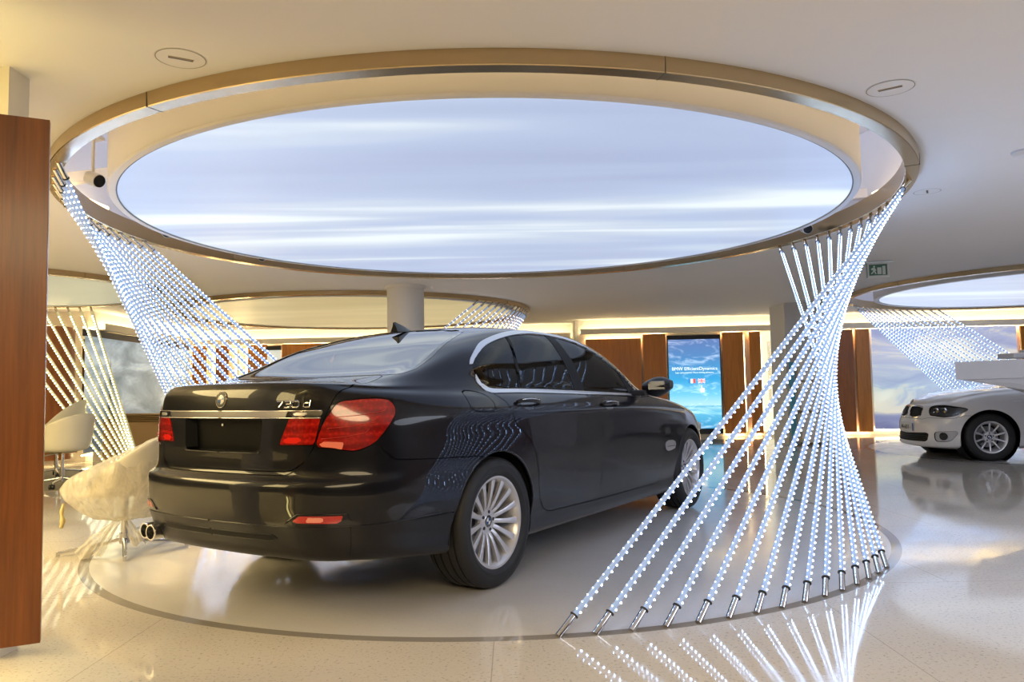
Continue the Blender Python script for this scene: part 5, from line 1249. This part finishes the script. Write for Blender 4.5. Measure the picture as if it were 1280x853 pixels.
for s in (1, -1):
    tube(bm, [(2.05, s*.5-.1, 1.0), (1.98, s*.25-.1, 1.03), (1.93, s*.05-.1, 1.075)], .008, 6)
obj('wiper', bm, M_BLACK, wc)
# ------------------------------------------------------------------ small fittings and furniture
# recessed ceiling fittings: round cover with a slot
def ceiling_cover(x, y, r, ang, label):
    t = thing('recessed_downlight', label, 'ceiling light', (x, y, ZC), ang, None)
    bm = bmesh.new(); lathe(bm, [(r, .004), (r+.006, -.001), (r+.009, .0), (r+.009, .004)], 48); lathe(bm, [(0, -.0012), (r, -.0012)], 48, mi=0); obj('cover', bm, M_CEIL, t, smooth=30)
    bm = bmesh.new(); lathe(bm, [(r-.001, -.0022), (r+.003, -.0022)], 48); obj('cover_gap', bm, mat('gap_shadow', (.30, .27, .22), .8), t)
    bm = bmesh.new(); box(bm, (0, 0, -.003), (r*1.0, r*.12, .003)); obj('slot', bm, M_DARK, t)
    bm = bmesh.new(); box(bm, (0, -r*.08, -.0035), (r*1.02, r*.05, .003)); obj('slot_rim', bm, mat('slot_tan', (.45, .36, .22), .6), t)
    return t
ceiling_cover(-1.381, 3.176, .098, math.radians(30), 'round ceiling cover with a slot near the top left, outside the big ring')
ceiling_cover(1.86, 3.653, .105, math.radians(-35), 'round ceiling cover with a slot at the upper right, outside the big ring')
ceiling_cover(3.143, 5.706, .090, math.radians(60), 'round ceiling cover with a slot right of the big ring, above the exit sign')
ceiling_cover(4.28, 9.35, .10, math.radians(20), 'small round ceiling cover just left of the far right ring')
# small spotlights in the gap between drum and ring
def spot(x, y, z, ang, label):
    t = thing('spotlight', label, 'spotlight', (x, y, z), ang)
    bm = bmesh.new(); cyl(bm, (0, 0, 0), (0, -.085, -.035), .045, 24, mi=0); obj('lamp_head', bm, M_BAND, t, smooth=40)
    bm = bmesh.new(); cyl(bm, (0, -.084, -.0346), (0, -.092, -.038), .040, 24); obj('lamp_face', bm, M_BLACK, t)
    bm = bmesh.new(); cyl(bm, (0, -.03, .03), (0, -.03, .25), .010, 8); box(bm, (0, -.03, .26), (.09, .09, .02)); obj('mounting', bm, M_BAND, t)
    return t
spot(-2.76, 4.98, 2.51, math.radians(70), 'small white spotlight in the ring gap at the left, by the nearest tube tops')
spot(-2.98, 6.62, 2.50, math.radians(20), 'small white spotlight in the ring gap above the left tubes, under the disc edge')
spot(-2.55, 7.90, 2.50, math.radians(0), 'small white spotlight in the ring gap right of the left tubes')
spot(2.70, 6.98, 2.50, math.radians(0), 'small white spotlight in the ring gap beside the right tube tops')
# beams visible inside the recess
for k, (a, b, z) in enumerate((((-3.6, 5.9), (-2.2, 5.5), 2.75), ((2.2, 7.2), (3.6, 6.6), 2.75))):
    bm = bmesh.new(); A_, B_ = Vector((*a, z)), Vector((*b, z)); d = B_-A_; box(bm, (A_+B_)/2, (d.length, .08, .08), rz=math.atan2(d.y, d.x)); structure(obj('trim_%d' % (3+k), bm, M_BAND))
# exit sign
t = thing('exit_sign', 'green and white running-man exit sign hanging from the ceiling on the right', 'sign', (4.33, 9.0, 2.30), math.radians(-16))
bm = bmesh.new(); box(bm, (0, 0, .085), (.235, .022, .175), bev=.004); obj('sign_body', bm, mat('sign_frame', (.66, .66, .62), .5), t)
bm = bmesh.new(); box(bm, (.0, -.0125, .088), (.195, .003, .130)); fc = obj('sign_face', bm, mat('exit_green', (.07, .17, .11), .4), t)
bm = bmesh.new(); XF = Matrix.Translation((0, -.0145, .085)) @ XT; M_PG = mat('pictogram_white', (.62, .66, .60), .5)
prism(bm, [(.045, -.055), (.078, -.055), (.078, .045), (.045, .045)], 0, .002, XF); prism(bm, [(-.01, -.05), (.035, -.05), (.035, .03), (-.01, .03)], 0, .0012, XF)
lathe(bm, [(0, 0), (.011, 0), (.011, .002), (0, .002)], 12, XF @ Matrix.Translation((-.043, .042, 0)))
prism(bm, [(-.06, .028), (-.038, .03), (-.022, .0), (-.032, -.015), (-.020, -.045), (-.032, -.05), (-.046, -.018), (-.06, -.04), (-.080, -.045), (-.078, -.032), (-.064, -.024), (-.054, .002), (-.07, .0), (-.078, .018)], 0, .002, XF)
obj('running_man', bm, M_PG, fc)
bm = bmesh.new(); box(bm, (0, .0, .182), (.34, .035, .012), bev=.003); cyl(bm, (-.08, 0, .185), (-.08, 0, .194), .006); obj('hanger', bm, mat('hanger_pale', (.80, .86, .84), .3), t)
bm = bmesh.new(); box(bm, (-.122, .0, .085), (.012, .030, .18)); obj('glass_edge', bm, mat('edge_green', (.22, .32, .27), .3), t)
# ceiling sensor at the right edge
t = thing('smoke_detector', 'small round white smoke detector on the ceiling at the right edge', 'detector', (3.22, 4.73, ZC), 0)
bm = bmesh.new(); lathe(bm, [(.062, 0), (.062, -.018), (.050, -.034), (0, -.040)], 32); obj('detector_dome', bm, M_BAND, t, smooth=40)
bm = bmesh.new(); lathe(bm, [(.064, 0), (.068, -.001), (.068, -.010), (.062, -.011)], 32); obj('detector_base', bm, M_RECESS, t)
# angular white counter on the right, its pointed end in view
t = thing('reception_counter', 'angular pale counter top jutting in from the right, in front of the white hatchback', 'counter', (6.6, 8.7, 0))
def counter():
    bm = bmesh.new(); x0, x1, y0, y1 = -1.71, 1.6, -.2, .75
    top = [(x0, y0, 1.272), (x1, y0-.15, 1.36), (x1, y1, 1.36), (x0+.75, y1, 1.272)]; bot = [(x0, y0, 1.078), (x1, y0-.15, 1.12), (x1, y1, 1.12), (x0+.75, y1, 1.078)]
    A_ = [bm.verts.new(v) for v in top]; B_ = [bm.verts.new(v) for v in bot]
    bm.faces.new(A_); bm.faces.new(B_[::-1])
    for i in range(4): bm.faces.new([A_[i], B_[i], B_[(i+1) % 4], A_[(i+1) % 4]])
    return bm
M_CNT = mat('counter_solid', (.66, .67, .72), .35)
obj('counter_top', counter(), M_CNT, t)
bm = bmesh.new()
A_ = [bm.verts.new(v) for v in ((-1.66, -.17, 1.079), (1.6, -.3, 1.12), (1.6, .70, 1.12), (-.9, .70, 1.079))]; B_ = [bm.verts.new(v) for v in ((-.30, -.10, .85), (1.6, -.2, .80), (1.6, .60, .80), (-.30, .55, .85))]
bm.faces.new(A_); bm.faces.new(B_[::-1])
for i in range(4): bm.faces.new([A_[i], B_[i], B_[(i+1) % 4], A_[(i+1) % 4]])
obj('sloped_soffit', bm, M_CNT, t)
bm = bmesh.new(); box(bm, (.85, .22, .425), (1.5, .6, .85), bev=.01); obj('counter_base', bm, M_CNT, t)
bm = bmesh.new(); box(bm, (-.75+.0, .15, 1.34), (.35, .3, .06), bev=.01); box(bm, (.0, .15, 1.38), (1.2, .5, .07)); obj('raised_shelf', bm, M_CNT, t)

# ---- furniture
M_SHELLW = mat('chair_shell', (.74, .71, .58), .4, coat=.2)
def star_base(parent, arms, r, h0=.03, casters=True, column=.34, R=.014, rot=0.):
    bm = bmesh.new()
    for k in range(arms):
        a = 2*math.pi*k/arms+rot; e = (r*math.cos(a), r*math.sin(a), h0+.035); m_ = (r*.3*math.cos(a), r*.3*math.sin(a), h0+.06)
        tube(bm, [(0, 0, h0+.075), m_, e], [R*1.25, R*1.1, R*.8], 10)
    obj('star_base', bm, M_CHROME2, parent, smooth=50)
    bm = bmesh.new(); cyl(bm, (0, 0, h0+.03), (0, 0, h0+column*.55), .028, 20); cyl(bm, (0, 0, h0+column*.5), (0, 0, h0+column+.02), .019, 20); obj('column', bm, M_CHROME2, parent, smooth=40)
    if casters:
        for k in range(arms):
            a = 2*math.pi*k/arms+rot; bm = bmesh.new(); c = Vector((r*math.cos(a), r*math.sin(a), .03)); n_ = Vector((-math.sin(a), math.cos(a), 0))
            for s in (-1, 1): cyl(bm, c+n_*.007*s, c+n_*.026*s, .029, 16)
            cyl(bm, c+Vector((0, 0, .0)), c+Vector((0, 0, .05)), .007, 8); obj('caster', bm, M_DARK, parent, smooth=40)
def tub_shell(bm, seat_z, w, dpt, back_h, arm_h, t=.018, wrap=125, flare=.12):
    """one-piece shell: seat dish running up into a wrap-around back (back towards +x)"""
    grid = []; nu, nv = 28, 12
    for i in range(nu+1):
        a = math.radians(-wrap+2*wrap*i/nu); row = []
        hgt = arm_h+(back_h-arm_h)*(max(0, math.cos(a*.9)))**1.2
        if abs(math.degrees(a)) > 100: hgt *= max(.12, 1-(abs(math.degrees(a))-100)/(wrap-100)*.75)
        for j in range(nv+1):
            v = j/nv
            if v < .5: q = v/.5; rr = q**.8*.92; z = .0+.03*q**4
            else:
                q = (v-.5)/.5; rr = .92+.08*q**.5+flare*q*max(0, math.cos(a)); z = .03+hgt*q**1.15
            row.append((math.cos(a)*rr*dpt/2, math.sin(a)*rr*w/2, seat_z+z))
        grid.append(row)
    V = sheet(bm, grid)
    # front seat sector closing the dish
    front = []
    for i in range(9):
        a = math.radians(wrap+(360-2*wrap)*i/8); front.append([(math.cos(a)*dpt/2*(.92*(j/6)**.8), math.sin(a)*w/2*(.92*(j/6)**.8), seat_z+.03*(j/6)**4-.02*(j/6)**3*math.sin(math.pi*i/8)) for j in range(7)])
    sheet(bm, front); bmesh.ops.remove_doubles(bm, verts=bm.verts, dist=.002)
    return bm
def shell_obj(parent, bm, m, t=.02, name='seat_shell'):
    o = obj(name, bm, m, parent, smooth=True)
    md = o.modifiers.new('solid', 'SOLIDIFY'); md.thickness = t; md.offset = 0
    md = o.modifiers.new('sub', 'SUBSURF'); md.levels = 1; md.render_levels = 2
    return o
def swivel(x, y, rz, label, s=1., bh=.50):
    t = thing('swivel_chair', label, 'chair', (x, y, .0085), rz)
    bm = bmesh.new(); tub_shell(bm, .42, .60, .58, bh, .22, wrap=118, flare=.20); shell_obj(t, bm, M_SHELLW)
    star_base(t, 4, .30, rot=.5, column=.34)
    bm = bmesh.new(); box(bm, (0, 0, .405), (.22, .22, .025), bev=.008); obj('seat_plate', bm, M_STEEL, t)
    bm = bmesh.new(); tube(bm, [(.02, -.1, .40), (.05, -.30, .385), (.06, -.34, .36)], .007, 8); obj('height_lever', bm, M_CHROME2, t)
    return t
swivel(-5.38, 9.22, math.radians(-18), 'white tub swivel chair nearest the plastic-wrapped chair, on a chrome base with casters', bh=.42)
swivel(-6.12, 10.35, math.radians(5), 'second white swivel chair, standing behind the first, high back edge showing', bh=.58)
# plastic-covered lounge chair by the tail of the dark saloon
pc = thing('lounge_chair', 'pale lounge chair on chrome four-arm base beside the tail of the dark saloon', 'chair', (-2.72, 5.42, 0), math.radians(12))
bm = bmesh.new()
tub_shell(bm, .40, .72, .70, .46, .16, wrap=112, flare=.38); so = shell_obj(pc, bm, mat('lounge_shell', (.72, .68, .56), .45), .03)
bm = bmesh.new()
for a in (195, 285, 15, 60):
    a = math.radians(a); L_ = .40 if a < 5 else .36
    c = (math.cos(a), math.sin(a)); tube(bm, [(0, 0, .085), (c[0]*.1, c[1]*.1, .062), (c[0]*L_, c[1]*L_, .022)], [.02, .016, .013], 10, flat=.011)
    cyl(bm, (c[0]*L_, c[1]*L_, 0), (c[0]*L_, c[1]*L_, .03), .012, 12)
obj('star_base', bm, M_CHROME2, pc, smooth=50)
bm = bmesh.new(); cyl(bm, (0, 0, .06), (0, 0, .40), .024, 20); cyl(bm, (0, 0, .05), (0, 0, .12), .034, 20); obj('column', bm, M_CHROME2, pc, smooth=40)
# the plastic sheet: a thing lying over the chair
M_PLAS = bpy.data.materials.new('clear_plastic_sheet'); M_PLAS.use_nodes = True
def _plas():
    nt = M_PLAS.node_tree; b = nt.nodes['Principled BSDF']; b.inputs['Base Color'].default_value = (.86, .83, .76, 1); b.inputs['Roughness'].default_value = .28; b.inputs['Specular IOR Level'].default_value = .7
    b.inputs['Coat Weight'].default_value = .6
    tr = nt.nodes.new('ShaderNodeBsdfTransparent'); tr.inputs[0].default_value = (.97, .95, .90, 1); tl = nt.nodes.new('ShaderNodeBsdfTranslucent'); tl.inputs[0].default_value = (.9, .86, .72, 1)
    m1 = nt.nodes.new('ShaderNodeMixShader'); m1.inputs[0].default_value = .45; nt.links.new(b.outputs[0], m1.inputs[1]); nt.links.new(tl.outputs[0], m1.inputs[2])
    c = coords(nt, (1, 1, .6)); n = noise(nt, c, 9, 4, .6, 1.5); r = ramp(nt, [(.3, (.42,)*3), (.7, (.80,)*3)]); nt.links.new(n.outputs[0], r.inputs[0])
    m2 = nt.nodes.new('ShaderNodeMixShader'); nt.links.new(r.outputs[0], m2.inputs[0]); nt.links.new(tr.outputs[0], m2.inputs[1]); nt.links.new(m1.outputs[0], m2.inputs[2])
    nt.links.new(m2.outputs[0], nt.nodes['Material Output'].inputs[0])
    bp = nt.nodes.new('ShaderNodeBump'); bp.inputs['Strength'].default_value = .6; bp.inputs['Distance'].default_value = .02; n2 = noise(nt, coords(nt, (1, 1, .5)), 14, 4, .6, 2.5); nt.links.new(n2.outputs[0], bp.inputs['Height']); nt.links.new(bp.outputs[0], b.inputs['Normal'])
_plas()
random.seed(5)
def plastic():
    """sheet: draped over the shell, gathered in a knot under the seat, tails hanging below"""
    bm = bmesh.new(); grid = []; n = 84; kn = (.05, -.20, .27)
    for i in range(n+1):
        a = 2*math.pi*i/n; ca, sa = math.cos(a), math.sin(a); row = []
        fold = math.sin(a*17+1.3)+.6*math.sin(a*29+.4); rx = .37+.16*max(0, ca)**1.5; ry = .39; u1 = min(1., max(0., (ca*rx+.37)/.90)); top = .475+.43*u1**.85+.012*fold*.35-.10*abs(sa)**2*u1
        fold = math.sin(a*17+1.3)+.6*math.sin(a*29+.4)
        for j in range(17):
            q = j/16
            if q < .30:                      # a tent from the front edge of the seat up to the top of the back
                s = q/.30; x = ca*rx*s; y = sa*ry*s; u_ = min(1., max(0., (x+.37)/.90)); z = .475+.43*u_**.85+.012*fold*.35*s*s-.10*s**3*abs(sa)**2*u_
            elif q < .5:                     # over the edge and down
                s = (q-.30)/.20; x = ca*(rx+.022*math.sin(s*math.pi)+.004*fold); y = sa*(ry+.022*math.sin(s*math.pi)+.004*fold); z = top+.0-(top-.38)*s**1.1
            else:                            # drawn in under the seat to the knot
                s = (q-.5)/.5; w_ = (1-s)**1.15; sag = .07*math.sin(s*math.pi)*(1+.3*fold*.3)
                x = kn[0]+(ca*(rx+.006*fold)-kn[0])*w_; y = kn[1]+(sa*ry-kn[1])*w_; z = kn[2]+(.38-kn[2])*w_-sag+.010*fold*math.sin(s*math.pi)
            row.append((x, y, z))
        grid.append(row)
    sheet(bm, grid)
    # two loose tails
    for (dx, dy, L_, wd, sd) in ((-.20, -.06, .27, .17, 1), (.10, -.03, .20, .10, 2)):
        g = []
        for i in range(15):
            u = i/14-.5; row = []
            for j in range(12):
                v = j/11; f = math.sin(u*26+sd*2+v*2)*.018*v+math.sin(u*11+sd)*.02*v
                row.append((kn[0]+dx*v**.8+u*wd*(.15+.9*v**.7), kn[1]+dy*v+f-.02, max(.006, kn[2]-L_*v*(1-.12*abs(u)*2)+.02*math.sin(u*9)*v)))
            g.append(row)
        sheet(bm, g)
    return bm
ps = thing('plastic_sheet', 'translucent plastic sheet wrapped and knotted around the lounge chair, tails hanging', 'plastic sheet', (-2.72, 5.42, 0), math.radians(12))
o = obj('wrapping', plastic(), M_PLAS, ps, smooth=True)
md = o.modifiers.new('sub', 'SUBSURF'); md.levels = 1; md.render_levels = 1
tx = bpy.data.textures.new('crease', 'CLOUDS'); tx.noise_scale = .09; md = o.modifiers.new('disp', 'DISPLACE'); md.texture = tx; md.strength = .035; md.mid_level = .5
# twisted strip of wrapping hanging at the left
bm = bmesh.new(); tube(bm, crv([(-.33, -.18, .36), (-.335, -.2, .30), (-.325, -.21, .25), (-.335, -.21, .205)], 4), [.008, .01, .012, .014, .012, .01, .012, .016, .018, .016, .012, .014, .01], 8); obj('twisted_end', bm, mat('yellowed_plastic', (.62, .50, .22), .4), ps, smooth=True)
# cartons
M_CARD = mat('cardboard', (.46, .29, .14), .8)
t = thing('cardboard_box', 'brown cardboard box behind the plastic-wrapped chair, flat cartons on top', 'box', (-5.86, 12.3, 0), math.radians(5))
bm = bmesh.new(); box(bm, (0, 0, .33), (1.1, .5, .66), bev=.006); obj('carton', bm, M_CARD, t); bm = bmesh.new(); box(bm, (0, -.0, .661), (1.1, .05, .003)); obj('packing_tape', bm, mat('tape_tan', (.52, .38, .2), .4), t)
ang = [-4, 3, -2, 5]
for k in range(4):
    t = thing('flat_carton', 'folded flat brown carton, %s of the pile on the cardboard box' % ['bottom one', 'second from the bottom', 'second from the top', 'top one'][k], 'carton', (-5.86+.02*k, 12.3-.01*k, .664+.030*k), math.radians(ang[k]), 'flat cartons on the box')
    bm = bmesh.new(); box(bm, (0, 0, .012), (1.12-.03*k, .56, .008)); box(bm, (.03, .01, .022), (1.04, .52, .006), rot=Matrix.Rotation(math.radians(.8), 4, 'Y')); obj('carton_sheet', bm, M_CARD, t)
# carpet under the swivel chairs
t = setp(obj('carpet', (lambda b: (lathe(b, [(0, .008), (1.58, .008), (1.60, .0)], 64), b)[1])(bmesh.new()), mat('carpet_taupe', (.30, .26, .20), .9), None, loc=(-6.6, 9.72, 0)), 'round flat taupe carpet under the white swivel chairs', 'carpet')
# ------------------------------------------------------------------ added fill discs outside the view, styled like the room's rings
for i, (cx, cy, R, lab) in enumerate(((6.9, 2.0, 2.6, 'added pale fill disc on the ceiling, unseen, right of the camera'), (-6.6, 2.4, 2.5, 'added warm fill disc on the ceiling, unseen, left of the camera'), (.2, -1.3, 1.7, 'added smaller warm fill disc on the ceiling, unseen, behind the camera'))):
    m = mat('added_fill_disc_%d' % i, (.8, .8, .8), .5, emit=((.78, .84, 1.), (1., .76, .34), (1., .78, .46))[i], es=(3.6, 10.5, 7.5)[i])
    t = thing('glowing_ceiling_disc', lab, 'ceiling light', (cx, cy, ZC-.03))
    bm = bmesh.new(); lathe(bm, [(0, 0), (R, 0)], 64); obj('membrane', bm, m, t); bm = bmesh.new(); lathe(bm, [(R, -.004), (R+.08, -.004), (R+.08, .03), (R, .03)], 64, closed=True); obj('rim', bm, M_BAND, t)
t = setp(obj('added_dark_mat', (lambda b: (box(b, (1.5, -2.2, .004), (21, 5.2, .008)), b)[1])(bmesh.new()), mat('mat_dark', (.03, .028, .025), .9)), 'added dark mat, unseen behind the camera', 'mat')  # added out of view so the car's tail reflects a dark floor
